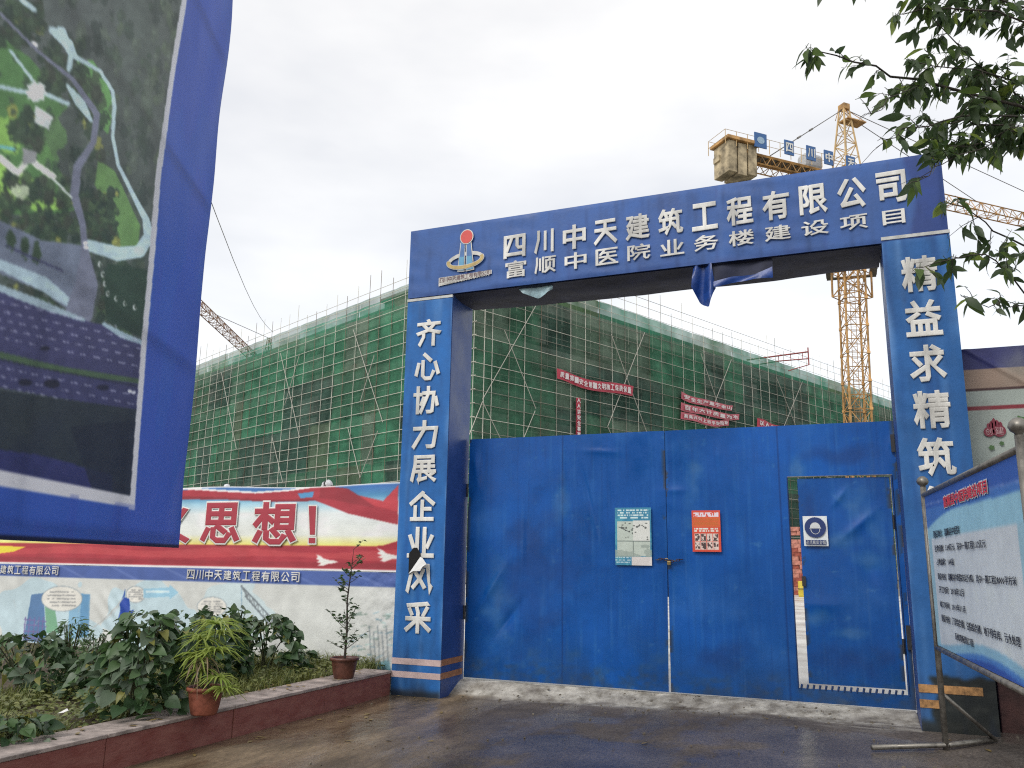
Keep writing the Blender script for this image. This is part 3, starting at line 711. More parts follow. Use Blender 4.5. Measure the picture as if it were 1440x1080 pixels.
WX0, WX1, WZ0, WZ1 = -.588, .418, .292, 2.428
gate_sheet('steel_sheet', HX + .004, .478, .165, HI, gr, hole=(WX0, WX1, WZ0, WZ1), seed=3)
def ftube(parent, pts, name='frame_tube', r=.02, m=None):
    under(MB().tube(pts, r, 4).obj(name, m or m_gframe, None), parent)
for L_, x0, x1 in ((gl, -4.30, HX - .05), (gr, HX + .04, .44)):
    for z_ in (.26, 1.1, 2.94):
        if L_ is gr and z_ < 2.5: ftube(L_, [(x0, 9.31, z_), (WX0 - .03, 9.31, z_)])
        else: ftube(L_, [(x0, 9.31, z_), (x1, 9.31, z_)])
    for x_ in (x0, x1): ftube(L_, [(x_, 9.312, .2), (x_, 9.312, 2.96)])
under(MB().box((HX - .03, 9.283, 1.15), (HX + .022, 9.291, 2.97)).obj('cover_strip', m_gframe), gl)
ftube(gr, [(WX0 - .02, 9.31, .2), (WX0 - .02, 9.31, 2.96)])
m_edge = mat('worn_metal_edge', (.30, .29, .24), .5, noise=.3, nscale=30)
for a_, b_ in (((WX0, 9.262, WZ1), (WX1 + .01, 9.262, WZ1)), ((WX1 + .006, 9.262, WZ0), (WX1 + .006, 9.262, WZ1)), ((WX0 - .004, 9.262, WZ0), (WX0 - .004, 9.262, WZ1))):
    ftube(gr, [a_, b_], 'opening_trim', .006, m_edge if a_[2] == b_[2] else m_gframe)
# wicket door
wk = thing('wicket_tmp', '', ''); wk.name = 'wicket_door'
for k_ in list(wk.keys()): del wk[k_]
wk.parent = gr; wk.location = (WX1 - .02 - .46, 0, 0)
def wchild(o): o.parent = wk; o.location = (-(gr.location.x + wk.location.x), -gr.location.y, -gr.location.z)
o = gate_sheet('door_sheet', -.492, .398, .345, 2.410, gr, seed=9); wchild(o)
for pts in ([(-.47, 9.30, .37), (-.47, 9.30, 2.39)], [(.375, 9.30, .37), (.375, 9.30, 2.39)], [(-.47, 9.302, .38), (.375, 9.302, .38)], [(-.47, 9.302, 2.385), (.375, 9.302, 2.385)]):
    wchild(MB().tube(pts, .018, 4).obj('door_frame', m_gframe))
for z_ in (.75, 1.95): wchild(MB().tube([(.408, 9.258, z_ - .07), (.408, 9.258, z_ + .07)], .012, 8).obj('hinge', m_dark))
wchild(MB().box((-.500, 9.24, 1.30), (-.462, 9.262, 1.40)).obj('latch', m_dark))
b = MB()
for k in range(17):
    x_ = WX0 + .02 + k * .058; b.tube([(x_, 9.275, .285), (x_ + .012, 9.27, .335)], .011, 4)
under(b.obj('threshold_teeth', m_gframe), gr)
for z_ in (.9, 2.35):
    under(MB().tube([(-4.345, 9.255, z_ - .08), (-4.345, 9.255, z_ + .08)], .014, 8).obj('hinge', m_dark), gl)
under(MB().box((.44, 9.235, .72), (.478, 9.262, .95)).obj('hinge', m_dark), gr); under(MB().box((.44, 9.235, 2.66), (.475, 9.262, 2.84)).obj('hinge', m_dark), gr)
# chain and bolt across the slit
ch = thing('gate_chain', 'short rusty chain with a padlock holding the two gate leaves together', 'chain', (-1.87, 9.24, 1.545))
m_rust = mat('rusty_steel', (.10, .055, .035), .7, .3, noise=.35, nscale=40); m_brass = mat('dull_brass', (.30, .22, .10), .4, .8)
for k in range(9):
    x_ = -.128 + k * .032; an = (k % 2) * math.pi / 2; pts = []
    for j in range(9):
        a_ = 2 * math.pi * j / 8; u_ = .022 * math.cos(a_); w_ = .011 * math.sin(a_)
        pts.append((x_ + u_, w_ * math.cos(an), .012 * math.sin(k * .9) + w_ * math.sin(an)))
    MB().tube(pts, .0045, 5, cap=False).obj('chain_link', m_rust if k % 3 else m_brass, ch)
MB().box((-.02, -.02, -.055), (.02, .004, -.012)).obj('padlock', m_brass, ch, bevel=.004)

# ------------------------------------------------ notices on the gate
m_print = mat('printed_paper', rough=.45, noise=.05, attr=True)
def notice(name, label, x0, x1, y0, y1, cat, draw, step=.004, off=.030):
    u0, u1, v0, v1 = box_px(PG, x0, x1, y0, y1)
    U, V = grid_uv(0, 1, 0, 1, step / (v1 - v0)); W = u1 - u0; Hh = v1 - v0
    c = Canvas(U, V, (230, 230, 225)); draw(c, U, V)
    curl = (.004 * np.sin(U * 3.0) + .006 * (fbm(U * 3, V * 3, 2, 3) - .5) + .012 * np.clip(U + V * -1 - .6, 0, 1)) * (.25 if name == 'safety_sign' else 1)
    t = tag(link(name, None), label, cat); t.location = ((u0 + u1) / 2, 9.27 - off, v0)
    P = np.stack([(U - .5) * W, -curl, V * Hh], -1)
    sheet('paper_sheet', P, m_print, t, c.rgb)
    return t, W, Hh
def d_green(c, U, V):
    c.rgb[:] = (58, 128, 158); c.put((V < .98).astype(float) * (fbm(U * 6, V * 8, 3, 3) > .55), (84, 160, 176), .6)
    for y_ in np.arange(.82, .97, .045): 
        c.put(((np.abs(V - y_) < .012) & (vnoise(U * 40, U * 0 + y_ * 90, 1) > .35) & (U > .08) & (U < .92)).astype(float), (214, 228, 232), .9)
    c.put(((U > .06) & (U < .96) & (V > .16) & (V < .76)).astype(float), (182, 192, 182)); c.put(((U > .5) & (V > .42) & (V < .77) & (U < .96)).astype(float), (208, 210, 204))
    for k in range(26):
        r_ = random.Random(k); c.ell(r_.uniform(.1, .92), r_.uniform(.44, .74), r_.uniform(.012, .04), r_.uniform(.006, .02), (70, 74, 72), .8)
    c.line([(.1, .66), (.42, .57)], .012, (40, 44, 50)); c.put(((np.abs(V - .415) < .006) & (U > .06) & (U < .96)).astype(float), (70, 84, 84))
    c.put(((np.abs(U - .5) < .008) & (V < .41) & (V > .16)).astype(float), (84, 96, 92)); c.put((fbm(U * 4, V * 6, 3, 9) + (.3 - V) > .55) & (V > .14) & (V < .38), (148, 160, 152), .8)
    c.put(((U > .45) & (V < .15)).astype(float), (206, 200, 196)); 
    for y_ in (.05, .09, .13): c.put(((np.abs(V - y_) < .010) & (U < .42) & (vnoise(U * 50, U * 0 + y_ * 70, 1) > .4)).astype(float), (200, 214, 220), .8)
def d_red(c, U, V):
    c.rgb[:] = (206, 74, 52)
    c.put(((V > .84) & (V < .95) & (U > .06) & (U < .94) & (fbm(U * 26, V * 20, 2, 2) > .42)).astype(float), (224, 206, 214))
    for y_ in (.80, .77, .74, .71, .68, .65, .62): c.put(((np.abs(V - y_) < .008) & (vnoise(U * 60, U * 0 + y_ * 90, 1) > .3) & (U > .06) & (U < .94)).astype(float), (160, 96, 40), .8)
    c.put((V < .84) * (V > .60) * 1.0, (216, 120, 50), .35)
    for y_ in (.555, .50): c.put(((np.abs(V - y_) < .020) & (vnoise(U * 34, U * 0 + y_ * 50, 2) > .35) & (U > .08) & (U < .92)).astype(float), (240, 226, 216), .95)
    for r_ in range(2):
        for q_ in range(4):
            x0 = .09 + q_ * .212; y0 = .25 - r_ * .20
            c.put(((U > x0) & (U < x0 + .19) & (V > y0) & (V < y0 + .185)).astype(float), (216, 196, 186))
            c.put(((U > x0 + .01) & (U < x0 + .18) & (V > y0 + .01) & (V < y0 + .175) & (fbm(U * 18 + q_ * 3, V * 20, 3, q_ + r_ * 5) > .5)).astype(float), (62, 46, 46), .9)
def d_white(c, U, V): c.rgb[:] = (214, 220, 222); c.mul(.96 + .08 * fbm(U * 4, V * 4, 3, 3))
nt, W, Hh = notice('site_notice', 'pale green faded notice sheet left of the gate chain', 866, 917, 714, 795, 'notice', d_green)
nt, W, Hh = notice('site_notice', 'red and white notice with eight small photographs right of the gate chain', 974, 1014, 718, 776, 'notice', d_red)
nt, W, Hh = notice('safety_sign', 'white and blue hard hat sign on the wicket door', 1130, 1164, 726, 768, 'sign', d_white, .01)
m_sb = mat('sign_blue', (.012, .035, .16), .4); m_sw = mat('sign_white', (.72, .74, .74), .4)
def sp(pts, y, name, m): MB().poly([(x, y, z) for x, z in pts]).obj(name, m, nt)
sp([(.44 * W * math.cos(a) , Hh * .62 + .44 * W * math.sin(a)) for a in [i * math.pi / 16 for i in range(32)]], -.014, 'sign_disc', m_sb)
k = W
sp([(.20 * k * math.cos(a), Hh * .60 - .03 * k + .24 * k * math.sin(a)) for a in [math.pi + i * math.pi / 12 for i in range(13)]], -.0155, 'sign_face', m_sw)
sp([(.175 * k * math.cos(a), Hh * .60 - .03 * k + .215 * k * math.sin(a)) for a in [math.pi + i * math.pi / 12 for i in range(13)]], -.017, 'sign_face_inner', m_sb)
sp([(-.25 * k, Hh * .60 - .02 * k)] + [(.21 * k * math.cos(a), Hh * .60 + .03 * k + .21 * k * math.sin(a)) for a in [math.pi - i * math.pi / 12 for i in range(13)]] + [(.25 * k, Hh * .60 - .02 * k)], -.0165, 'sign_helmet', m_sw)
sp([(-.42 * k, .05 * Hh), (.42 * k, .05 * Hh), (.42 * k, .20 * Hh), (-.42 * k, .20 * Hh)], -.014, 'sign_caption_bar', m_sb)
PS = Plane((0, -.016), (1, 0))
for i_, ch_ in enumerate('必须戴安全帽'):
    o = letter('sign_character', ch_, PS, (-.40 + i_ * .135) * k, (-.40 + i_ * .135 + .115) * k, .065 * Hh, .185 * Hh, 0, m_sw, nt, bold=.0)
# ================================================================== RIGHT HOARDING
PR = Plane((0, 9.30), (1, 0))
U, V = grid_uv(1.10, 4.2, .0, 3.692, .014)
c = Canvas(U, V, (150, 158, 150)); n_ = fbm(U * 2, V * 2, 4, 44)
c.rgb[:] = (150, 160, 154)
c.put((V > 3.268).astype(float), (142, 122, 108)); c.put((V > 3.48).astype(float), (40, 44, 96)); c.put((np.abs(V - 3.264) < .009).astype(float), (60, 34, 36))
c.put((np.abs(V - 3.077) < .018).astype(float), (118, 30, 44)); c.put((V < .95).astype(float), (84, 40, 38))
c.put((V > 1.0) * np.clip(fbm(U * 3, V * 2, 4, 46) * 2 - 1.1, 0, 1), (128, 132, 126), .7)
c.mul(.86 + .26 * n_)
hw_ = thing('site_hoarding', 'tall printed hoarding with a navy top band behind the right pillar', 'hoarding', (2.6, 9.3, 0))
under(sheet('hoarding_print', on_plane(PR, U, V, .012 + .02 * (fbm(U * 1.5, V * 1.2, 3, 6) - .5) + .015 * np.exp(-(((U - 1.45) + (V - 3.5) * 1.3) / .04) ** 2)), m_cloth, None, c.rgb), hw_)
under(MB().box((1.10, 9.315, -.05), (4.2, 9.40, 3.68)).obj('hoarding_board', m_wall), hw_)
m_crim = mat('emblem_crimson', (.22, .02, .045), .5); m_leafp = mat('printed_leaf', (.07, .16, .05), .5); m_pinkl = mat('emblem_pink', (.55, .34, .36), .5)
def rel(o): under(o, hw_); return o
lx, lz = PR.uv(1399, 607)
for (dx, dz, r_) in ((-.055, -.005, .048), (.035, .0, .058)):
    rel(MB().poly([PR.at(lx + dx + r_ * math.cos(a), lz + dz + r_ * math.sin(a), .034) for a in [i * math.pi / 12 for i in range(24)]]).obj('emblem_disc', m_crim))
for i_, (dx, w_, h_) in enumerate(((-.055, .014, .05), (-.03, .016, .07), (-.005, .02, .10), (.022, .018, .08), (.05, .016, .06))):
    rel(MB().poly([PR.at(lx + dx - w_, lz + .03, .033), PR.at(lx + dx + w_, lz + .03, .033), PR.at(lx + dx + w_, lz + .035 + h_ * .7, .033), PR.at(lx + dx, lz + .035 + h_, .033), PR.at(lx + dx - w_, lz + .035 + h_ * .7, .033)]).obj('emblem_tower', m_crim))
rel(letter('character', '创', PR, lx - .085, lx - .028, lz - .035, lz + .028, .038, m_pinkl, None, bold=.0))
rel(letter('character', '建', PR, lx - .002, lx + .074, lz - .038, lz + .040, .038, m_pinkl, None, bold=.0))
for (px_, py_, s_) in ((1434, 592, .055), (1394, 630, .03), (1408, 624, .025), (1425, 635, .03)):
    a0, b0 = PR.uv(px_, py_)
    rel(MB().poly([PR.at(a0 + s_ * (1 + .4 * (i % 2)) * .7 * math.cos(i * math.pi / 5), b0 + s_ * (1 + .4 * (i % 2)) * .7 * math.sin(i * math.pi / 5), .034) for i in range(10)]).obj('printed_leaf', m_leafp))
m_plinth = mat('dark_red_plinth', (.075, .03, .026), .7, noise=.3, nscale=6, bump=.5)
t = tag(MB().box((1.14, 8.95, -.02), (4.2, 9.28, .62)).obj('plinth_wall', m_plinth, bevel=.01), 'low dark red plinth wall right of the right pillar', 'wall')

# ================================================================== PROJECT SIGN ON ITS STAND
vd = ray(1092, 795); vd = np.array([vd[0], vd[1], 0]); vd /= np.linalg.norm(vd)
foot = on_z(1331, 1050, .09)
PSN = Plane(foot, -vd)      # u grows towards the camera (reading direction)
m_gal = mat('dull_galvanised_tube', (.24, .225, .20), .42, .65, noise=.2, nscale=14, rvar=.15)
sgn = thing('project_sign', 'framed blue and white project notice board on a steel tube stand', 'sign board', tuple(foot))
def ps(o): return under(o, sgn)
zt = (PSN.uv(1299, 692)[1] + PSN.uv(1430, 629)[1]) / 2 - .02; zb = (PSN.uv(1316, 906)[1] + PSN.uv(1440, 973)[1]) / 2
UL, URt = -.02, 3.02
A = lambda u, v, off=0: tuple(PSN.at(u, v, off))
for u_ in (UL, URt):
    ps(MB().tube([A(u_, .06), A(u_, zt + .07)], .024, 12).obj('post', m_gal, None, True))
    bb = MB().lathe([(0, -.05), (.02, -.05), (.022, -.035), (.040, -.022), (.050, 0), (.042, .026), (.022, .044), (0, .05)], PSN.at(u_, zt + .115), 18)
    ps(bb.obj('ball_finial', m_gal, None, True))
for v_ in (zt, zb - .01): ps(MB().tube([A(UL, v_), A(URt, v_)], .022, 10).obj('rail', m_gal, None, True))
for u_ in (UL + .05, URt - .05): ps(MB().tube([A(u_, zb), A(u_, zt)], .012, 8).obj('inner_rail', m_gal, None, True))
ps(MB().obox(PSN.at((UL + URt) / 2, (zt + zb) / 2, -.008), PSN.u, PSN.n, (0, 0, 1), ((URt - UL) / 2 - .03, .006, (zt - zb) / 2 - .015)).obj('board_back', m_lampw))
U, V = grid_uv(UL + .05, URt - .05, zb + .015, zt - .02, .008)
un = (U - UL) / (URt - UL); vn = (V - zb) / (zt - zb)
c = Canvas(un, vn, (176, 186, 190))
c.rgb[:] = (202, 210, 214)
c.put(((un < .07) | (un > .93)).astype(float), (140, 184, 200), .8)
c.put((vn > .70).astype(float), (150, 196, 214)); c.put((vn > .76 + .10 * np.sin(np.clip(un * 2.2 + .0, 0, 1) * 1.57) - .03 * un).astype(float), (70, 116, 186)); c.put((vn > .90 - .03 * un).astype(float), (44, 74, 156), .6)
c.put((np.abs(vn - (.93 - .06 * un)) < .004).astype(float), (150, 170, 216), .7)
lo = .045 - .10 * np.sin(un * 2.6) ** 2 * 0 - .05 * np.cos(un * 5)
c.put((vn < lo + .03).astype(float), (120, 172, 200), .8); c.put((vn < lo - .02).astype(float), (74, 122, 190)); c.put((vn < lo - .05).astype(float), (40, 68, 150), .8)
c.mul(.95 + .1 * fbm(U * 3, V * 3, 3, 5))
c.soft(); c.soft()
ps(sheet('board_print', on_plane(PSN, U, V, .004 + .003 * (fbm(U * 4, V * 3, 3, 1) - .5)), m_print, None, c.rgb))
m_tx = mat('black_print', (.02, .02, .025), .5); m_txr = mat('red_title_print', (.75, .05, .07), .5)
def sline(s_, x0, ya0, ya1, x1, yb0, yb1, m_, bold=.006, off=.012, g=0):
    u0, va1 = PSN.uv(x0, ya0); _, va0 = PSN.uv(x0, ya1); u1, vb1 = PSN.uv(x1, yb0); _, vb0 = PSN.uv(x1, yb1)
    ps(letter('text_line', s_, PSN, u0 - g, u1 + g, (va0 + vb0) / 2 - g, (va1 + vb1) / 2 + g, off, m_, None, bold=bold, depth=.0008))
T = '富顺县中医院建设项目'
sline(T, 1328, 695, 712, 1390, 678, 698, m_sw, .035, .010, .010); sline(T, 1328, 695, 712, 1390, 678, 698, m_txr, .022, .013)
sline('建设单位：富顺县中医院', 1314, 745, 756, 1351, 740, 752, m_tx)
sline('投资金额：3.34亿元，其中一期工程1.12亿元', 1316, 765, 775, 1388, 760, 773, m_tx)
sline('占地面积：104亩', 1319, 785, 795, 1343, 784.5, 795, m_tx)
sline('建设内容：富顺县中医院东区分院，其中一期工程28000平方米', 1320.5, 805, 815, 1432, 811, 825, m_tx)
sline('开工时间：2018年12月', 1322.6, 824, 834, 1357, 827, 839, m_tx)
sline('竣工时间：2019年11月', 1324, 846, 855, 1359, 850, 861, m_tx)
sline('建设内容：门诊综合楼、住院综合楼、地下停车库、污水处理', 1326, 865, 876, 1437, 893, 907, m_tx)
sline('系统等配套工程', 1345, 890, 900, 1370.5, 898, 909, m_tx)
# feet and braces
for u_ in (UL, URt):
    f0 = PSN.at(u_, .10)
    ps(MB().tube([f0 + np.array([-.56, -.30 if u_ == UL else -.1, -.015]), f0, f0 + np.array([.02, .0, 0])], .021, 10).obj('foot_bar', m_gal, None, True))
    ps(MB().tube([f0 + np.array([.02, .0, 0]), f0 + np.array([.42, .45, .0])], .021, 10).obj('foot_bar', m_gal, None, True))
    ps(MB().tube([PSN.at(u_, .50), f0 + np.array([.40, .40, .01])], .016, 8).obj('brace', m_gal, None, True))

# ================================================================== BIG BLUE PICTURE HOARDING (LEFT FOREGROUND)
vb = ray(640, 788); vb = np.array([vb[0], vb[1], 0]); vb /= np.linalg.norm(vb)
pc = at_depth(250, 770, 5.5)
PBB = Plane(pc, vb)        # u = 0 at right edge, negative towards camera
UB0, VB0, VB1 = -3.2, 1.555, 6.2
U, V = np.meshgrid(np.linspace(UB0, 0, 345), np.linspace(VB0, VB1, 800))
XP, YP = proj(on_plane(PBB, U, V, 0))
front = (on_plane(PBB, U, V, 0) - EYE) @ ROT[:, 2] > .4
XP = np.where(front, XP, -4000)
c = Canvas(XP, YP, (64, 72, 64))
c.mul(.75 + .5 * fbm(XP * .03, YP * .012, 6, 3))
c.put(np.clip((260 - YP) / 260, 0, 1) * np.clip(fbm(XP * .012, YP * .004, 3, 91) * 2 - .6, 0, 1), (98, 104, 102), .5)  # glare painted over the upper part of the picture
G1c, G2c, DK = (88, 132, 72), (128, 168, 78), (38, 52, 38)
PATH, RD = (156, 178, 182), (98, 102, 114)
c.poly([(-200, 20), (0, 50), (40, 80), (75, 120), (95, 150), (60, 190), (90, 250), (105, 295), (60, 305), (0, 300), (-200, 290)], (72, 106, 60))
c.poly([(-200, 210), (0, 228), (40, 245), (92, 292), (60, 300), (0, 280), (-200, 260)], G2c); c.ell(10, 190, 22, 26, G2c, .8, .5); c.ell(60, 195, 30, 40, (84, 120, 66), .7, .5)
c.poly([(105, 85), (130, 85), (150, 115), (160, 150), (150, 190), (130, 160), (115, 130)], G1c)
rw = random.Random(77)
for k in range(900):
    x_ = rw.uniform(-160, 262); y_ = rw.uniform(-60, 560)
    if y_ > 400 and x_ < 210: continue
    if x_ < 100 and y_ < 300 and rw.random() < .75: continue
    g_ = rw.choice([(46, 58, 46), (54, 66, 52), (40, 50, 42), (66, 78, 58), (74, 84, 70)]); r_ = rw.uniform(2.5, 8)
    c.ell(x_, y_, r_, r_ * rw.uniform(1.2, 2.4), g_, .6, .8)
    c.ell(x_ - r_ * .3, y_ - r_ * .4, r_ * .4, r_ * .7, tuple(v_ * 1.22 for v_ in g_), .5, .8)
c.poly([(136, 225), (160, 240), (180, 280), (198, 318), (194, 345), (165, 347), (150, 300), (132, 260)], (86, 118, 66))
rs = random.Random(5)
def inside_clump():
    k = rs.random()
    if k < .22: return rs.uniform(0, 110), rs.uniform(250, 340)
    if k < .36: return rs.uniform(108, 165), rs.uniform(270, 345)
    if k < .46: return rs.uniform(55, 115), rs.uniform(60, 130)
    if k < .56: return rs.uniform(0, 60), rs.uniform(0, 60)
    if k < .64: return rs.uniform(105, 145), rs.uniform(100, 230)
    if k < .72: return rs.uniform(140, 205), rs.uniform(375, 470)
    if k < .80: return rs.uniform(0, 120), rs.uniform(385, 440) 
    if k < .86: return rs.uniform(15, 60), rs.uniform(150, 215)
    return rs.uniform(-150, 0), rs.uniform(50, 340)
for k in range(900):
    x_, y_ = inside_clump(); r_ = rs.uniform(2.2, 9) if k < 600 else rs.uniform(1.5, 4)
    if 385 < y_ < 440 and x_ < 118 and abs(y_ - (392 + .42 * x_)) > 12: continue
    c0 = rs.choice([(44, 58, 42), (52, 66, 48), (38, 50, 40), (58, 74, 50), (50, 56, 44)])
    if rs.random() < .03: c0 = (118, 122, 62)
    c.ell(x_, y_, r_, r_ * 1.3, c0, .85, .7); c.ell(x_ - r_ * .2, y_ - r_ * .35, r_ * .5, r_ * .6, tuple(v_ * 1.25 for v_ in c0), .55, .9)
c.poly([(0, 310), (60, 338), (118, 345), (128, 400), (105, 440), (60, 410), (0, 385), (-200, 340), (-200, 250)], (96, 104, 116))
c.line([(-100, 350), (0, 372), (60, 398), (118, 440)], [16, 14, 20, 8], (146, 166, 172))
c.line([(72, 42), (95, 62), (105, 80), (140, 100), (158, 128), (160, 150), (157, 192), (165, 232), (185, 270), (205, 308), (209, 332), (196, 354), (165, 357), (125, 345)], [10, 14, 7, 5, 5, 6, 5, 5, 6, 9, 14, 17, 20, 16], PATH)
c.line([(84, 45), (100, 76), (96, 98)], [16, 9, 6], PATH); c.line([(94, 120), (112, 145), (127, 170)], [4, 14, 5], PATH)
c.line([(30, 0), (48, 14)], 7, PATH)
c.line([(0, 18), (50, 70), (100, 110), (135, 160), (130, 200), (108, 235), (104, 275), (116, 315), (119, 348), (122, 400), (112, 440)], [4, 4, 6, 9, 9, 12, 12, 9, 9, 30, 38], RD)
c.line([(-100, 90), (0, 122), (38, 130), (55, 128), (95, 146)], [8, 6, 6, 6, 6], PATH); c.ell(50, 130, 13, 14, (186, 194, 190), 1, .6)
c.poly([(50, 148), (75, 165), (68, 182), (48, 172)], (176, 184, 180)); c.line([(15, 72), (45, 112)], 4, PATH)
c.line([(-80, 205), (0, 222), (25, 243), (42, 222), (52, 232), (75, 248)], 9, (196, 200, 186)); c.poly([(32, 208), (52, 214), (50, 230), (32, 232)], (124, 126, 124)); c.line([(65, 240), (100, 278)], 3, (180, 192, 182))
c.line([(-50, 200), (0, 206), (20, 210)], 4, (96, 160, 176)); c.ell(28, 270, 12, 10, (170, 182, 150), .8, .6)
c.poly([(-200, 350), (0, 402), (115, 450), (150, 458), (208, 484), (205, 580), (0, 545), (-200, 500)], (54, 54, 80))
c.line([(-200, 350), (0, 405), (60, 428), (118, 450)], [10, 10, 12, 5], (132, 150, 156)); c.line([(146, 456), (170, 470), (206, 484)], [6, 9, 6], (130, 150, 156))
c.line([(-200, 455), (0, 499), (90, 520), (208, 538)], [9, 9, 9, 7], (62, 82, 52)); c.line([(-200, 462), (0, 506), (208, 546)], 1.4, (26, 28, 34))
for k, y0 in enumerate((424, 437, 449, 461, 474, 516, 529, 542, 553)):
    for q_ in range(-10, 14):
        x_ = q_ * 18 + (k % 3) * 6
        if 110 - (y0 - 424) * .3 < x_ < 150 and y0 < 430: continue
        c.line([(x_, y0 + x_ * .21), (x_ + 8, y0 + (x_ + 8) * .21)], 1.3, (170, 172, 190), .85)
c.poly([(150, 370), (210, 380), (208, 478), (150, 452), (146, 410)], (40, 56, 42))
c.poly([(-200, 500), (0, 548), (208, 578), (200, 700), (-200, 700)], (38, 44, 40)); c.poly([(-200, 590), (0, 632), (60, 640), (158, 668), (158, 696), (-200, 660)], (44, 46, 82))
c.poly([(100, 600), (200, 590), (200, 700), (130, 690)], (30, 34, 34), .8)
for (x_, y_) in ((15, 335), (35, 345), (52, 352)): c.ell(x_, y_ + 4, 6, 15, (52, 68, 48), 1, .6)
for k in range(9): c.line([(8 + k * 9, 345 + k * 4), (16 + k * 9, 349 + k * 4)], 3.2, (60, 62, 84), .9)
for (x_, y_) in ((140, 372), (144, 386), (147, 399), (151, 413), (163, 420), (176, 427), (190, 432)): c.ell(x_, y_, 2.6, 4, (180, 186, 182)); c.ell(x_ + .8, y_, 1.7, 2.8, (50, 62, 48))
for (x_, y_) in ((120, 342), (121, 348), (46, 60), (50, 63), (183, 550), (188, 552)): c.ell(x_, y_, 3, 2.4, (220, 222, 226))
c.ell(66, 490, 7, 3, (26, 26, 34)); c.ell(38, 538, 10, 5, (28, 28, 34)); c.ell(76, 540, 11, 6, (28, 28, 34)); c.ell(145, 545, 9, 4, (30, 30, 40))
c.mul(.88 + .24 * fbm(XP * .12, YP * .12, 3, 30)); c.rgb[:] = c.rgb * 1.18 + np.array((7, 8, 14))
c.put(np.clip((YP - 430) / 220, 0, 1) * (fbm(XP * .03, YP * .02, 3, 71) + .2), (30, 36, 66), .45)
k_ = 5.5 / 4.5
bl = np.interp((V - 1.5) / k_ + 1.5, [1.7, 1.74, 2.44, 3.33, 4.39, 6], [-.672, -.673, -.743, -.815, -.734, -.70]) * k_
bb_ = 1.5 + (1.735 - 1.5) * k_ - .0 * U
blue = (54, 84, 166)
mar = (U > bl) | (V < bb_)
c.put(mar.astype(float), blue)
wb = ((U > bl - .030 * k_ * 2.2) & (U <= bl + .004) & (V > bb_ - .03)) | ((V < bb_ + .045) & (V > bb_ - .018) & (U < bl + .004))
c.put(wb.astype(float), (196, 198, 206))
c.put(mar * (fbm(U * 3, V * .8, 4, 61) > .5), (58, 78, 164), .35)
c.put((V < VB0 + .018).astype(float), (22, 26, 52))
bbd = thing('picture_hoarding', 'huge blue framed hoarding with an aerial park picture, hanging at the left', 'hoarding', tuple(PBB.at(-3.0, 0)))
m_bb = mat('hoarding_cloth', rough=.45, spec=.25, noise=.04, nscale=2, attr=True, bump=.08, bscale=90, transl=.30)
db_ = .012 * (fbm(U * 1.6, V * .9, 3, 31) - .5) * 2 + .013 * np.sin((U - V * .35) * 13 + 2 * fbm(U, V, 2, 5)) * np.clip((U + .75) / .8, 0, 1) * np.clip(fbm(U * .8, V * .6, 2, 3), 0, 1)
db_ = db_ * np.clip((V - 1.55) / .5, .25, 1)
c.soft()
under(sheet('hoarding_cloth', on_plane(PBB, U + .02 * np.sin(V * 1.4) * np.clip((U + .5) / .5, 0, 1), V, db_), m_bb, None, c.rgb), bbd)
m_steel = mat('galvanised_frame', (.30, .30, .30), .5, .5)
for v_ in (1.64, 2.8, 4.0, 5.2, 6.12): under(MB().tube([PBB.at(UB0, v_, -.05), PBB.at(-.06, v_, -.05)], .022, 6).obj('frame_rail', m_steel), bbd)
for u_ in (-.07, -1.1, -2.15): under(MB().tube([PBB.at(u_, 1.63, -.08), PBB.at(u_, 6.12, -.08)], .02, 6).obj('frame_upright', m_steel), bbd)
for u_ in (-3.0, -3.75): under(MB().tube([PBB.at(u_, 0, -.12), PBB.at(u_, 6.15, -.12)], .06, 10).obj('post', m_steel), bbd)
for v_ in (1.7, 6.1): under(MB().tube([PBB.at(-3.8, v_, -.12), PBB.at(-2.2, v_, -.10)], .03, 6).obj('bracket', m_steel), bbd)
# ================================================================== BUILDING UNDER CONSTRUCTION
BA = np.array([-.909, .417, 0]); BA /= np.linalg.norm(BA); BB = np.array([-BA[1] * -1, -BA[0], 0])
BB = np.array([BA[1], -BA[0], 0]); BB = BB / np.linalg.norm(BB)
BO = at_depth(668, 430, 60); BO[2] = 0
ZZ = np.array([0, 0, 1.0])
PL_ = Plane(BO, -BA)                    # left facade, u grows to the right (u = -a)
PRF = Plane(BO, BB)                     # right facade, u = b
def bp(a, b, z): return BO + BA * a + BB * b + ZZ * z
LA, LB = 62.0, 93.0
SL = [4.6, 8.9, 13.2, 17.5, 21.8]
IN = 1.3                                # scaffold stands this far out from the frame
m_conc = mat('raw_concrete', (.40, .385, .35), .85, noise=.3, nscale=.5, bump=.4, bscale=3)
m_concd = mat('brick_infill', (.26, .15, .11), .9, noise=.35, nscale=.7)
m_pani = mat('grey_infill', (.26, .26, .245), .9, noise=.3, nscale=.6)
m_inner = mat('interior_shade', (.022, .024, .028), .9, noise=.3, nscale=.3)  # near black: shade of the open floors put into the core colour
bld = thing('concrete_building', 'large unfinished concrete building wrapped in green net behind the blue gate', 'building', tuple(BO))
def bldp(o): return under(o, bld)
def bbox(a0, a1, b0, b1, z0, z1, name, m, par=bldp):
    return par(MB().obox(bp((a0 + a1) / 2, (b0 + b1) / 2, (z0 + z1) / 2), BA, BB, ZZ, (abs(a1 - a0) / 2, abs(b1 - b0) / 2, (z1 - z0) / 2)).obj(name, m))
for z_ in SL: bbox(IN, LA, IN, LB, z_ - .45, z_ + .12, 'floor_slab', m_conc)
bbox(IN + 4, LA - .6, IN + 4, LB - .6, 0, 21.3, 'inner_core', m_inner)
rb = random.Random(21)
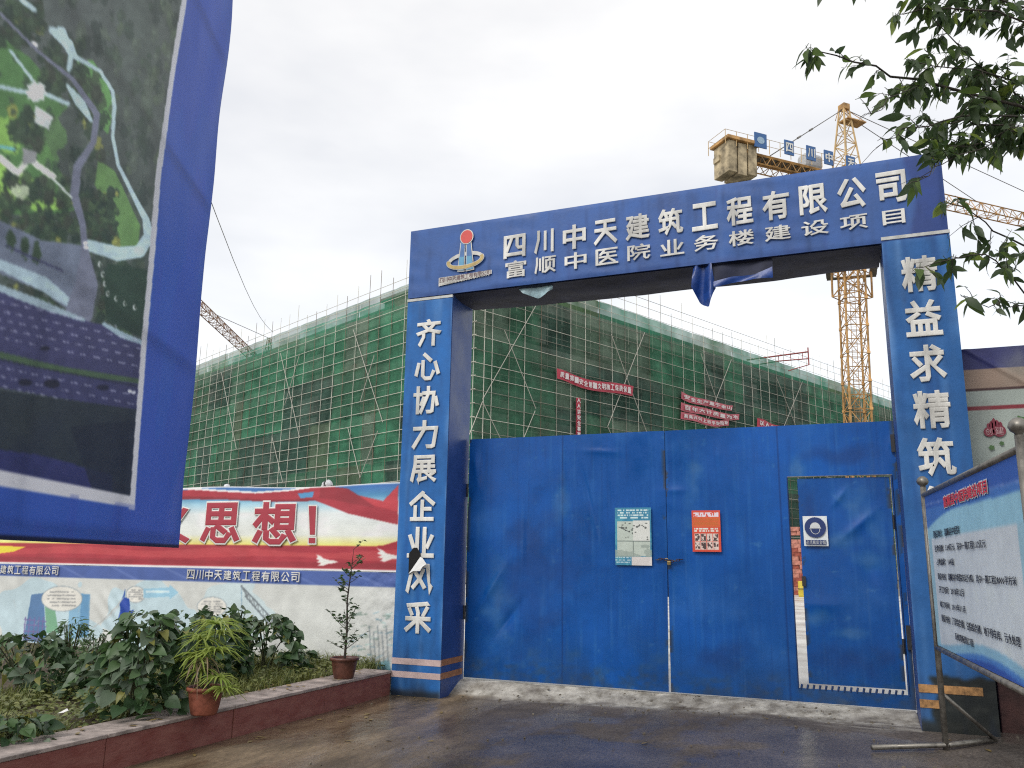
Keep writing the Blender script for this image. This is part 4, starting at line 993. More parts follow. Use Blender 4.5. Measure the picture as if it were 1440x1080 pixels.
COLS_B = [2.0, 8.5, 16.8, 24.6, 32.6, 41.0, 49.8, 58, 66, 74, 82, 90.5]; COLS_A = [8.6, 16.4, 24.4, 32.4, 40.4, 48.4, 56.4]
def column(a, b):
    z0 = 0
    for z_ in SL:
        bbox(a - .42, a + .42, b - .42, b + .42, z0, z_ - .452, 'column', m_conc); z0 = z_ + .122
for b_ in COLS_B: column(IN + .6, b_)
for a_ in COLS_A: column(a_, IN + .6)
zs = [0] + SL
for fi in range(5):
    z0 = zs[fi] + .13; z1 = zs[fi + 1] - .46
    for i in range(len(COLS_B) - 1):
        b0, b1 = COLS_B[i] + .44, COLS_B[i + 1] - .44; k = rb.random()
        if k < .55: bbox(IN + .25, IN + .45, b0, b1, z0, z0 + 1.0, 'infill_wall', rb.choice([m_concd, m_pani, m_conc]))
        elif k < .8: bbox(IN + .25, IN + .45, b0, b0 + (b1 - b0) * rb.uniform(.3, .6), z0, z1, 'infill_wall', rb.choice([m_concd, m_pani, m_conc]))
        elif k < .9: bbox(IN + .25, IN + .45, b0, b1, z0, z1, 'infill_wall', rb.choice([m_concd, m_pani]))
    CA = [2.2] + COLS_A
    for i in range(len(CA) - 1):
        b0, b1 = CA[i] + .44, CA[i + 1] - .44; k = rb.random()
        if k < .45: bbox(b0, b1, IN + .25, IN + .45, z0, z0 + 1.0, 'infill_wall', rb.choice([m_concd, m_pani, m_conc]))
        elif k < .8: bbox(b0, b0 + (b1 - b0) * rb.uniform(.3, .7), IN + .25, IN + .45, z0, z1, 'infill_wall', rb.choice([m_concd, m_pani, m_conc]))
bbox(LA - .35, LA - .02, IN + .9, IN + 34, 0, 21.3, 'gable_wall', m_pani)
bbox(IN, IN + .2, IN, LB, 21.93, 22.75, 'parapet', m_conc); bbox(IN + .21, LA, IN, IN + .2, 21.93, 22.7, 'parapet', m_conc)
bbox(10.5, 18.0, IN + 3, IN + 9, 21.93, 24.9, 'roof_house', m_conc)
bbox(10.2, 18.3, IN + 2.7, IN + 9.3, 24.902, 25.2, 'roof_house_cap', m_pani)

# scaffolding with nets
m_poled = mat('rusty_pole', (.22, .17, .12), .6, .2, noise=.3, nscale=.6)
m_pole = mat('weathered_pole', (.78, .76, .66), .55, .25, noise=.3, nscale=.6)
m_pole2 = mat('pale_brace_pole', (.50, .48, .42), .5, .2, noise=.15, nscale=.5)
NET = [mat('net_green_bright', (.060, .26, .145), .75, noise=.25, nscale=.6, alpha=.74, transl=.25),  # net greens muted and paled to imitate distance haze
       mat('net_green', (.062, .205, .120), .8, noise=.25, nscale=.6, alpha=.70, transl=.25),
       mat('net_green_dark', (.058, .150, .110), .8, noise=.28, nscale=.6, alpha=.62, transl=.2),
       mat('net_green_faded', (.16, .27, .19), .8, noise=.22, nscale=.6, alpha=.66, transl=.3),
       mat('net_green_olive', (.115, .205, .12), .8, noise=.22, nscale=.6, alpha=.66, transl=.25)]
sca = thing('scaffolding', 'steel tube scaffolding hung with patched green safety nets round the unfinished building', 'scaffolding', tuple(BO))
def scp(o): return under(o, sca)
_unit = {}
def pole(p, q, r, m, name='pole'):
    """a straight tube sharing one unit mesh"""
    key = m.name
    if key not in _unit: _unit[key] = MB().tube([(0, 0, 0), (0, 0, 1)], 1.0, 6).mesh('scaffold_pole', m)
    p, q = Vector(p), Vector(q); d = q - p
    o = bpy.data.objects.new(name, _unit[key]); C.objects.link(o)
    o.rotation_mode = 'QUATERNION'; o.rotation_quaternion = d.to_track_quat('Z', 'Y'); o.scale = (r, r, d.length); o.location = p - Vector(BO); o.parent = sca
    return o
rp = random.Random(9)
va = [0] + [1.75 * i + rp.uniform(-.06, .06) for i in range(1, 36)]
vb_ = [0] + [1.72 * i + rp.uniform(-.06, .06) for i in range(1, 55)]
for a_ in va: pole(bp(a_, rp.uniform(-.04, .04), 0), bp(a_, 0, 24.0 + rp.choice([.1, .4, .9, 1.5])), .024, rp.choice([m_pole, m_pole, m_poled]), 'upright')
m_poleg = mat('grey_pole', (.36, .35, .29), .6, .2, noise=.35, nscale=.8)
for b_ in vb_[1:]: pole(bp(rp.uniform(-.04, .04), b_, 0), bp(0, b_, 24.3 + rp.choice([.1, .4, .9, 1.5])), .024, rp.choice([m_pole, m_poleg, m_poled]), 'upright')
HZ = [1.0 * k + .45 for k in range(1, 22)] + [22.5, 23.15]
for z_ in HZ + [23.9, 24.6][:1]: pole(bp(-.3, -.05, z_), bp(62, -.05, z_ - .15), .025, m_pole, 'ledger')
for z_ in HZ + [24.0, 24.75]: pole(bp(-.05, -.3, z_), bp(-.05, 93, z_ + .35 * (z_ > 21)), .022, rp.choice([m_pole, m_poleg]), 'ledger')
m_plank = mat('scaffold_planks', (.13, .10, .07), .9, noise=.3, nscale=2)
for z_ in [2.0 * k + .30 for k in range(1, 11)]:
    bbox(.35, 62, .35, .95, z_ - .03, z_ + .03, 'plank_deck', m_plank, scp); bbox(.35, .95, .96, 93, z_ - .03, z_ + .03, 'plank_deck', m_plank, scp)
for a_ in va: pole(bp(a_ + rp.uniform(-.1, .1), .98, 0), bp(a_, .98, 22.6), .03, m_pole, 'inner_upright')
for b_ in vb_[1:]: pole(bp(.98, b_ + rp.uniform(-.1, .1), 0), bp(.98, b_, 22.6), .03, m_pole, 'inner_upright')
for z_ in [2.0 * k + 1.3 for k in range(0, 11)]:
    pole(bp(.5, 1.0, z_), bp(62, 1.0, z_), .028, m_pole, 'inner_ledger'); pole(bp(1.0, .5, z_), bp(1.0, 93, z_), .028, m_pole, 'inner_ledger')
# right facade braces, then left facade braces
def brace_px(pl, x0, y0, x1, y1, r=.028):
    u0, v0 = pl.uv(x0, y0); u1, v1 = pl.uv(x1, y1)
    pole(pl.at(u0, v0, .12), pl.at(u1, v1, .12), r, m_pole2, 'brace')
for s_ in ((755, 425, 677, 562), (708, 465, 752, 575), (751, 578, 725, 640), (677, 565, 706, 625), (677, 565, 655, 620), (905, 468, 853, 600), (858, 470, 886, 548), (886, 548, 908, 608), (853, 600, 870, 640),
           (1027, 506, 990, 602), (984, 497, 1012, 580), (1127, 537, 1096, 612), (1090, 530, 1120, 605)): brace_px(PRF, *s_)
for s_ in ((313, 525, 334, 632), (396, 497, 423, 616), (423, 498, 402, 570), (498.5, 464, 540, 594), (528, 500, 508, 566), (491, 602, 508, 672), (533, 606, 508, 672), (384, 614, 399, 678)): brace_px(PL_, *s_)
# nets: one sheet per two bays and storey, each a part
def net(axis, u0, u1, z0, z1, m, off):
    nu, nz = 7, 7; uu = np.linspace(u0, u1, nu); zz = np.linspace(z0, z1, nz); Ug, Zg = np.meshgrid(uu, zz)
    ph = rp.random() * 9
    bow = .10 * np.sin((Ug - u0) / (u1 - u0) * math.pi * 2) ** 2 * (.4 + fbm(Ug * .6 + ph, Zg * .8, 2, 4)) + .03 * np.sin(Zg * 3 + ph)
    w = off - bow
    if axis == 'b': P = BO + w[..., None] * BA * -1 * -1 + Ug[..., None] * BB + Zg[..., None] * ZZ
    else: P = BO + w[..., None] * BB + Ug[..., None] * BA + Zg[..., None] * ZZ
    scp(sheet('safety_net', P, m, None))
NZ = [(1.2, 4.9), (4.86, 9.1), (9.06, 13.3), (13.26, 17.5), (17.46, 21.8)]
def pick(axis, u, fi):
    k = rp.random()
    if axis == 'b':
        if u < 6: return NET[3] if k < .6 else NET[1]
        if u < 12 and fi > 2: return NET[2] if k < .5 else NET[3]
        return NET[0] if k < .22 else NET[1] if k < .5 else NET[2] if k < .88 else NET[3]
    return NET[0] if k < .26 else NET[1] if k < .58 else NET[2] if k < .80 else NET[4] if k < .92 else NET[3]
for fi, (z0, z1) in enumerate(NZ):
    u = .0
    while u < 61.5:
        w = rp.choice([1.75, 3.5, 3.5, 5.25]); u1 = min(62, u + w)
        net('a', u + .01, u1 + .03, z0 + rp.uniform(-.08, .03), z1, pick('a', u, fi), .10 + rp.uniform(0, .03))
        u = u1
    u = .0
    while u < 92.5:
        w = rp.choice([3.44, 3.44, 5.16]); u1 = min(93, u + w)
        net('b', u + .01, u1 + .03, z0 + rp.uniform(-.08, .03), z1, pick('b', u, fi), .10 + rp.uniform(0, .03))
        u = u1
NTOP = [mat('top_net_green', (.030, .27, .15), .8, noise=.2, nscale=.35, alpha=.80, transl=.35), mat('top_net_faded', (.10, .25, .14), .8, noise=.2, nscale=.35, alpha=.82, transl=.3), mat('top_net_olive', (.085, .19, .075), .8, noise=.2, nscale=.35, alpha=.84, transl=.3)]
u = 0
while u < 61.5:
    net('a', u, min(62, u + 5.2), 21.82, 22.75, NTOP[0] if rp.random() < .7 else NTOP[1], .14); net('a', u, min(62, u + 5.2), 22.73, 23.4, NET[3], .16); u += 5.2
u = 0
while u < 92.5:
    net('b', u, min(93, u + 6.9), 21.82, 23.25, rp.choice(NTOP), .14); u += 6.9

# red banners on the scaffolding
m_rban = mat('faded_red_banner', (.50, .050, .085), .6, noise=.12, nscale=.8)
m_pban = mat('washed_red_banner', (.58, .13, .17), .6, noise=.15, nscale=.8)
m_wtx = mat('banner_white_print', (.75, .68, .68), .6)
def sban(label, quad, text, m, seed, vertical=False):
    """quad px: top-left, top-right, bottom-right, bottom-left on the right facade"""
    uv = [PRF.uv(*p_) for p_ in quad]; nu, nv = (28, 5) if not vertical else (5, 20)
    S, T_ = np.meshgrid(np.linspace(0, 1, nu), np.linspace(0, 1, nv))
    f = lambda i: ((1 - S) * T_ * uv[0][i] + S * T_ * uv[1][i] + S * (1 - T_) * uv[2][i] + (1 - S) * (1 - T_) * uv[3][i])
    u_, v_ = f(0), f(1)
    sg = 0 if vertical else -.22 * np.sin(S * math.pi) + .08 * np.sin(S * 9 + seed)
    off = .22 + .06 * np.sin(S * 14 + seed) + .04 * T_
    t = tag(link('slogan_banner', None), label, 'banner', 'red slogan banners on the scaffolding'); ctr = PRF.at(float(u_.mean()), float(v_.mean()), .2); t.location = tuple(ctr)
    under(sheet('banner_cloth', on_plane(PRF, u_, v_ + sg, off), m, None), t)
    n = len(text)
    for i, ch_ in enumerate(text):
        if vertical:
            c0 = 1 - (i + .5) / n; um = np.mean([p_[0] for p_ in uv]); vt = (uv[0][1] + uv[1][1]) / 2; vb2 = (uv[2][1] + uv[3][1]) / 2
            h = (vt - vb2) / n * .42; w_ = abs(uv[1][0] - uv[0][0]) * .34; vc = vb2 + (vt - vb2) * c0
            under(letter('character', ch_, PRF, um - w_, um + w_, vc - h, vc + h, .34, m_wtx, None, bold=.03), t)
        else:
            s_ = .03 + .94 * (i + .5) / n; ut = (1 - s_) * (uv[0][0] + uv[3][0]) / 2 + s_ * (uv[1][0] + uv[2][0]) / 2
            vt = (1 - s_) * uv[0][1] + s_ * uv[1][1]; vb2 = (1 - s_) * uv[3][1] + s_ * uv[2][1]; dz = -.22 * math.sin(s_ * math.pi) + .08 * math.sin(s_ * 9 + seed)
            w_ = (uv[1][0] - uv[0][0]) / n * .40; h = (vt - vb2) * .30; vc = (vt + vb2) / 2 + dz
            under(letter('character', ch_, PRF, ut - w_, ut + w_, vc - h, vc + h, .34, m_wtx, None, bold=.03), t)
sban('long sagging red banner with white characters, nearest the building corner', ((779, 520), (887, 543), (886, 557), (780, 534)), '质量第一安全第一文明施工保质保量', m_rban, 1)
sban('narrow vertical red banner hanging down behind the top edge of the gate', ((806, 560), (813, 560), (814, 640), (806, 640)), '人人讲安全事事为安全', m_rban, 2, True)
sban('top one of the three stacked washed out red banners', ((955, 551), (1028, 570), (1027, 577), (955, 561)), '安全生产重于泰山', m_pban, 3)
sban('middle one of the three stacked washed out red banners', ((955, 565), (1037, 583), (1037, 591), (955, 576)), '百年大计质量为本', m_pban, 4)
sban('bottom one of the three stacked washed out red banners', ((955, 578), (1022, 592), (1022, 600), (955, 588)), '高高兴兴上班平安回家', m_pban, 5)
sban('short red banner half hidden by the gate, below the far brace', ((1062, 588), (1110, 600), (1110, 612), (1062, 600)), '以人为本安全', m_rban, 6)

# small red hoist on the roof edge
m_hred = mat('red_hoist_paint', (.34, .06, .05), .5, noise=.2)
ub0, vb0 = PRF.uv(1092, 507); ub1, vb1 = PRF.uv(1127, 494)
t = thing('roof_hoist', 'small red cantilever hoist sticking out over the netted roof edge', 'hoist', tuple(PRF.at(ub0, 22.8, 0)))
def hp(o): return under(o, t)
h0 = PRF.at(ub0 - 3.5, 23.0, -1.5); h1 = PRF.at(ub1, vb1 - .2, .8); h2 = PRF.at(ub1, vb1 - 1.7, .8); h3 = PRF.at(ub0 - 3.5, 22.3, -1.5)
hp(MB().tube([h0, h1], .09, 6).obj('boom', m_hred)); hp(MB().tube([h3, (h2 + h3) / 2 + ZZ * .5, h2 + ZZ * .7], .07, 6).obj('lower_boom', m_hred))
hp(MB().tube([h1 + ZZ * .5, h2], .08, 6).obj('head_frame', m_hred)); hp(MB().tube([h2, h2 - (h1 - h0) * .35 - ZZ * .35], .06, 6).obj('strut', m_hred))
for k in (.3, .5, .7, .9): hp(MB().tube([h0 + (h1 - h0) * k, h3 + (h2 + ZZ * .7 - h3) * k], .04, 5).obj('lattice_bar', m_hred))

# ================================================================== TOWER CRANES
m_cy = mat('weathered_yellow_steel', (.56, .32, .115), .55, .1, noise=.32, nscale=1.2)
m_cyp = mat('pale_yellow_steel', (.60, .42, .20), .5, .1, noise=.15, nscale=1.0)
m_cw = mat('counterweight_concrete', (.44, .36, .23), .8, noise=.35, nscale=1.4, bump=.4)
m_cdk = mat('crane_grey_steel', (.20, .19, .17), .55, .2, noise=.2)
def lattice(p, q, s0, s1, n, r, up=(0, 0, 1), tri=False, rd=None, offset=0):
    """square or triangular lattice girder from p to q"""
    b = MB(); p, q = np.asarray(p, float), np.asarray(q, float); d = (q - p); L = np.linalg.norm(d); d /= L
    x = np.cross(d, np.asarray(up, float)); x /= np.linalg.norm(x); y = np.cross(x, d); rd = rd or r * .55
    prof = [(-1, -1), (1, -1), (1, 1), (-1, 1)] if not tri else [(-1, 0), (1, 0), (0, 2.0)]
    def pt(i, k):
        f = i / n; s = s0 + (s1 - s0) * f; a, c_ = prof[k]; return p + d * L * f + x * a * s / 2 + y * c_ * s / 2
    m_ = len(prof)
    for k in range(m_): b.tube([pt(0, k), pt(n, k)], r, 4)
    for i in range(n + 1):
        for k in range(m_): b.tube([pt(i, k), pt(i, (k + 1) % m_)], rd, 4, cap=False)
    for i in range(n):
        for k in range(m_):
            k2 = (k + 1) % m_; b.tube([pt(i, k), pt(i + 1, k2)] if (i + k) % 2 else [pt(i, k2), pt(i + 1, k)], rd, 4, cap=False)
    return b
CB = np.array([.77, 70.8, 0.0]); JD = np.array([math.cos(math.radians(43)), math.sin(math.radians(43)), 0]); JN = np.array([-JD[1], JD[0], 0])
cr = thing('tower_crane', 'yellow tower crane with its counterweight left of the mast, above the portal beam', 'tower crane', tuple(CB), rot=(0, math.radians(1.5), 0))
def cp(o): o.parent = cr; return o       # crane parts are modelled about the mast foot
mdir = math.radians(43 + 0)
rot19 = np.array([math.cos(math.radians(-3)), math.sin(math.radians(-3)), 0])
sec_mesh = None
for k in range(13):
    z0 = k * 2.3
    if sec_mesh is None:
        b = MB(); hs = .82
        ca = [np.array([math.cos(a), math.sin(a), 0]) * hs * 1.414 for a in [math.radians(45 + 90 * i + 17) for i in range(4)]]
        for i in range(4): b.tube([ca[i], ca[i] + ZZ * 2.28], .085, 4)
        for i in range(4):
            A_, B_ = ca[i], ca[(i + 1) % 4]
            for zz in (.04, 1.15): b.tube([A_ + ZZ * zz, B_ + ZZ * zz], .042, 4)
            M_ = (A_ + B_) / 2
            b.tube([A_ + ZZ * .06, M_ + ZZ * 1.12], .036, 4); b.tube([B_ + ZZ * .06, M_ + ZZ * 1.12], .036, 4)
            b.tube([A_ + ZZ * 2.2, M_ + ZZ * 1.15], .036, 4); b.tube([B_ + ZZ * 2.2, M_ + ZZ * 1.15], .036, 4)
        for i in range(4): b.obox(ca[i] + ZZ * .04, (1, 0, 0), (0, 1, 0), ZZ, (.13, .13, .10))
        for q_ in range(7): b.tube([(-.2, .3, .15 + q_ * .32), (.2, .3, .15 + q_ * .32)], .02, 4)
        b.tube([(-.2, .3, 0), (-.2, .3, 2.28)], .025, 4); b.tube([(.2, .3, 0), (.2, .3, 2.28)], .025, 4)
        sec_mesh = b.mesh('mast_section', m_cy)
    o = link('mast_section', sec_mesh, cr); o.location = (0, 0, z0)
# climbing cage and platforms
cage = lattice((0, 0, 23.3), (0, 0, 29.4), 2.25, 2.25, 3, .085, up=(math.cos(math.radians(62)), math.sin(math.radians(62)), 0), rd=.05)
cp(cage.obj('climbing_cage', m_cy))
for z_, w_ in ((25.6, 1.7), (23.5, 1.25)):
    bb = MB()
    for s_ in (-1, 1):
        bb.obox(np.array([0, s_ * w_, z_]), (1, 0, 0), (0, 1, 0), ZZ, (w_ + .25, .28, .04)); bb.obox(np.array([s_ * w_, 0, z_ + .001]), (1, 0, 0), (0, 1, 0), ZZ, (.28, w_ - .28, .04))
    if z_ > 24: cp(bb.obj('work_platform', m_cdk))
bb = MB()
for an in range(0, 360, 45): bb.tube([(2.0 * math.cos(math.radians(an)), 2.0 * math.sin(math.radians(an)), 25.6), (2.0 * math.cos(math.radians(an)), 2.0 * math.sin(math.radians(an)), 26.7)], .025, 4)
cp(bb.obj('platform_rail', m_cdk))
cp(MB().lathe([(0, 29.4), (1.25, 29.4), (1.25, 29.9), (1.0, 30.0), (1.0, 31.4), (1.2, 31.5), (1.2, 31.9), (0, 31.9)], n=20).obj('slewing_ring', m_cy))
cp(lattice((0, 0, 31.9), (0, 0, 34.6), 1.7, 1.7, 2, .09, up=tuple(JD)).obj('tower_head_base', m_cy))
cp(lattice((0, 0, 34.6), (0, 0, 40.3), 1.62, .55, 5, .075, up=tuple(JD), rd=.04).obj('peak_frame', m_cyp))
bb = MB().obox((0, 0, 40.5), JD, JN, ZZ, (.32, .36, .25)); bb.obox(JD * .9 + ZZ * 39.3, JD, JN, np.array([0, 0, 1]), (1.0, .55, .05))
bb.tube([JD * 1.9 + JN * .5 + ZZ * 39.3, JD * .2 + ZZ * 40.4], .04, 4).tube([JD * 1.9 - JN * .5 + ZZ * 39.3, JD * .2 + ZZ * 40.4], .04, 4)
cp(bb.obj('peak_head', m_cy))
for s_ in (-1, 1): cp(MB().tube([JN * s_ * .9 + ZZ * 37.2 * 0 + JD * -.35 + ZZ * 40.3 - JN * s_ * .6, -JD * .35 + JN * s_ * .7 + ZZ * 39.5], .03, 4).obj('ladder_hoop', m_cy))
# cab
cp(MB().obox(JD * 1.2 + JN * -1.5 + ZZ * 32.9, JD, JN, ZZ, (.8, .6, 1.0)).obj('cab', mat('cab_white', (.6, .6, .56), .5), bevel=.05))
# counter jib
CJ = 12.3; zj = 33.6
bb = MB()
for s_ in (-1, 1):
    bb.tube([JN * s_ * .75 + ZZ * zj, -JD * CJ + JN * s_ * .75 + ZZ * zj], .12, 4)
    bb.tube([JN * s_ * .75 + ZZ * (zj - .75), -JD * (CJ - 2.5) + JN * s_ * .75 + ZZ * (zj - .75)], .07, 4)
for k in range(12):
    p_ = -JD * (k * 1.0 + .4); bb.tube([p_ + JN * .75 + ZZ * zj, p_ - JN * .75 + ZZ * zj], .06, 4); bb.tube([p_ + JN * .75 + ZZ * (zj - .01), p_ - JD - JN * .75 + ZZ * (zj - .01)], .04, 4)
    if k < 9:
        for s_ in (-1, 1): bb.tube([p_ + JN * s_ * .75 + ZZ * zj, p_ - JD * .5 + JN * s_ * .75 + ZZ * (zj - .75)], .04, 4).tube([p_ - JD * .5 + JN * s_ * .75 + ZZ * (zj - .75), p_ - JD + JN * s_ * .75 + ZZ * zj], .04, 4)
        bb.tube([p_ + JN * .75 + ZZ * (zj - .75), p_ - JN * .75 + ZZ * (zj - .75)], .04, 4)
cp(bb.obj('counter_jib', m_cy))
cp(MB().obox(-JD * (CJ / 2) + ZZ * (zj + .10), JD, JN, ZZ, (CJ / 2, .70, .03)).obj('walkway_deck', m_cdk))
for s_ in (-1, 1):
    bb = MB()
    for k in range(13): bb.tube([-JD * (k * 1.05 + .5) + JN * s_ * 1.15 + ZZ * zj, -JD * (k * 1.05 + .5) + JN * s_ * 1.15 + ZZ * (zj + 1.25)], .028, 4)
    for h_ in (.65, 1.25): bb.tube([-JD * .5 + JN * s_ * 1.15 + ZZ * (zj + h_), -JD * 13.1 + JN * s_ * 1.15 + ZZ * (zj + h_)], .024, 4)
    cp(bb.obj('guard_rail', m_cyp))
bb = MB()
for h_ in (.65, 1.25): bb.tube([-JD * 13.1 + JN * 1.15 + ZZ * (zj + h_), -JD * 13.1 - JN * 1.15 + ZZ * (zj + h_)], .024, 4)
cp(bb.obj('guard_rail', m_cyp))
cw = -JD * 11.3
for (a_, w_, z0, z1, y_) in ((-.98, .39, -2.1, .55, 1.0), (-.05, .41, -2.2, .5, .97), (.88, .39, -2.05, .55, 1.0)):
    cp(MB().obox(cw + JD * a_ * 1.02 + ZZ * (zj + (z0 + z1) / 2), JD, JN, ZZ, (w_, y_, (z1 - z0) / 2)).obj('counterweight_block', m_cw, bevel=.04))
cp(MB().obox(cw + ZZ * (zj + .72), JD, JN, ZZ, (1.6, 1.22, .14)).obj('counterweight_frame', m_cy, bevel=.02))
cp(MB().obox(cw - JD * 1.25 + JN * .5 + ZZ * (zj - .55), JD, JN, ZZ, (.28, .4, .25)).obj('counterweight_lug', m_cw, bevel=.02))
cp(MB().obox(-JD * 3.9 + ZZ * (zj + .8), JD, JN, ZZ, (.9, .6, .7)).obj('winch_cover', mat('winch_grey', (.5, .5, .5), .5), bevel=.3))
# lettered panels on the counter jib rail
m_cpan = mat('crane_panel_blue', (.035, .12, .32), .4, noise=.1)
PCJ = Plane(-JD * 13 - JN * 1.2, JD)      # u along the counter jib towards the mast
for i_, (u_, ch_) in enumerate(((3.2, ''), (6.0, '四'), (8.2, '川'), (10.0, '中'), (12.3, '天'))):
    w_ = .58 if i_ == 0 else .46; z0 = zj + .35; z1 = zj + 1.6
    cp(MB().obox(PCJ.at(u_, (z0 + z1) / 2), JD, JN, ZZ, (w_, .04, (z1 - z0) / 2)).obj('letter_panel', m_cpan))
    nrm = 1 if True else -1
    if ch_: cp(letter('panel_character', ch_, PCJ, u_ - w_ * .8, u_ + w_ * .8, z0 + .22, z1 - .22, .07, m_letter, None, bold=.03))
    else: cp(MB().poly([PCJ.at(u_ + .36 * math.cos(a), (z0 + z1) / 2 + .3 * math.sin(a), .06) for a in [i * math.pi / 8 for i in range(16)]]).obj('panel_emblem', mat('panel_emblem_pale', (.32, .45, .58), .5)))
# jib and pendants
JE = 46
jl = lattice(JD * 1.0 + ZZ * 33.4, JD * JE + ZZ * 34.0, 1.15, 1.15, 34, .07, tri=True, rd=.035)
cp(jl.obj('jib', m_cy))
m_rope = mat('steel_rope', (.16, .15, .14), .5, .4)
top_ = ZZ * 40.4
for s_ in (-1, 1): cp(MB().tube([top_, -JD * 8.6 + JN * s_ * .75 + ZZ * (zj + .1)], .035, 5).obj('pendant_bar', m_rope))
for s_ in (.44, .60): cp(MB().tube([top_ + (-JD * 8.6 - JN * .75 + ZZ * (zj + .1) - top_) * s_, top_ + (-JD * 8.6 - JN * .75 + ZZ * (zj + .1) - top_) * (s_ + .04)], .09, 6).obj('turnbuckle', m_cdk))
cp(MB().tube([JD * 1.0 + ZZ * 39.6, JD * 15 + ZZ * 34.75], .035, 5).obj('pendant_bar', m_rope))
cp(MB().tube([top_, JD * 34 + ZZ * 35.0], .035, 5).obj('pendant_bar', m_rope))

# second crane: only its jib shows over the left facade
q0 = on_z(345, 494, 34); q1 = on_z(283, 437, 34)
jd = (q1 - q0); jl_ = np.linalg.norm(jd); jd /= jl_
base2 = q0 - jd * 14
c2 = thing('tower_crane', 'rusty jib of a second crane behind the far left end of the netted building', 'tower crane', (base2[0], base2[1], 0))
def c2p(o): return under(o, c2)
m_cr2 = mat('dull_orange_steel', (.30, .17, .10), .6, .1, noise=.2)
c2p(lattice(base2 + jd * 1 + ZZ * -.2, base2 + jd * 44, 1.4, 1.4, 26, .075, tri=True, rd=.04).obj('jib', m_cr2))
c2p(lattice((base2[0], base2[1], 0), (base2[0], base2[1], 33), 1.7, 1.7, 14, .1, up=(1, 0, 0)).obj('mast', m_cr2))
c2p(lattice((base2[0], base2[1], 33), (base2[0], base2[1], 40), 1.6, .4, 4, .08, up=(1, 0, 0)).obj('peak_frame', m_cr2))
c2p(MB().tube([(base2[0], base2[1], 40), tuple(base2 + jd * 30 + ZZ * 1.3)], .05, 5).obj('pendant_bar', m_rope))
# overhead wire from the upper left to the roof of the building
w0 = at_depth(262, 190, 22); w1 = PL_.at(*PL_.uv(388, 468), .3)
pts = [w0 + (w1 - w0) * t_ - ZZ * 1.0 * math.sin(math.pi * t_) for t_ in np.linspace(0, 1, 9)]
ex0 = w0 + (w0 - w1) * .25
tag(MB().tube([ex0] + pts, .018, 4).obj('overhead_wire', m_rope), 'thin dark wire running down from the sky to the netted roof edge', 'wire')

# things in the yard seen through the wicket gap
m_brk = mat('red_brick', (.30, .075, .05), .85, noise=.3, nscale=6, bump=.4)
m_brk2 = mat('pinkish_brick', (.48, .20, .15), .85, noise=.25, nscale=6)
pb = on_z(1122, 800, .13 + 0) if False else None
bs = thing('brick_stack', 'stack of pinkish red bricks in the yard, seen through the wicket gap', 'brick stack', (-3.4, 44.0, .13))
me_b = MB().box((-.24, -.3, 0), (.24, .3, .20)).mesh('brick', m_brk); me_b2 = MB().box((-.24, -.3, 0), (.24, .3, .20)).mesh('brick', m_brk2)
rk = random.Random(2)
for zl in range(16):
    for xl in range(12):
        if zl > 12 and rk.random() < .45: continue
        o = bpy.data.objects.new('brick', rk.choice([me_b, me_b2, me_b2])); C.objects.link(o); o.parent = bs
        o.location = (-2.8 + xl * .5 + (zl % 2) * .1 + rk.uniform(-.01, .01), rk.uniform(-.06, .06), zl * .205); o.rotation_euler = (0, 0, rk.uniform(-.1, .1))
m_yel = mat('yellow_plastic', (.55, .42, .04), .4)
t = thing('barrel', 'yellow barrel in front of the brick stack behind the wicket gap', 'barrel', (-2.25, 41.0, .13))
t.scale = (.6, .6, .6)
MB().lathe([(0, 0), (.24, 0), (.25, .05), (.27, .3), (.25, .56), (.27, .58), (.27, .62), (.25, .66), (.26, 1.1), (.24, 1.18), (0, 1.18)], n=18).obj('body', m_yel, t, True)
MB().lathe([(.262, .57), (.285, .59), (.285, .62), (.262, .64)], n=18).obj('hoop', m_dark, t, True)

# ================================================================== PLANTS
def leaf_mesh(name, L, W, m, fold=.25, droop=.2, heart=False, seg=4):
    b = MB(); prof = [(0, .03), (.18, .72), (.42, 1.0), (.72, .66), (1.0, .02)] if not heart else [(0, .35), (.12, .95), (.35, 1.0), (.7, .60), (1.0, .02)]
    for t_, w_ in prof:
        z = -droop * L * t_ * t_; y = L * t_; ww = W / 2 * w_
        back = -.10 * L if heart and t_ == 0 else 0
        b.v += [(-ww, y + back, z + fold * ww), (0, y, z), (ww, y + back, z + fold * ww)]
    for i in range(len(prof) - 1):
        k = i * 3; b.f += [(k, k + 1, k + 4, k + 3), (k + 1, k + 2, k + 5, k + 4)]
    b.tube([(0, -L * .25, L * .05), (0, 0, 0)], L * .018, 3, cap=False)
    return b.mesh(name, m, True)
def place(me_list, par, pos, direc, roll, sc, name='leaf', ploc=(0, 0, 0)):
    d = Vector(direc).normalized(); up = Vector((0, 0, 1)); x = d.cross(up)
    if x.length < 1e-3: x = Vector((1, 0, 0))
    x.normalize(); z = x.cross(d); M_ = Matrix((x, d, z)).transposed() @ Matrix.Rotation(roll, 3, 'Y')
    o = bpy.data.objects.new(name, random.choice(me_list)); C.objects.link(o); o.parent = par
    o.location = Vector(pos) - Vector(ploc); o.rotation_mode = 'QUATERNION'; o.rotation_quaternion = M_.to_quaternion(); o.scale = (sc, sc, sc)
    return o
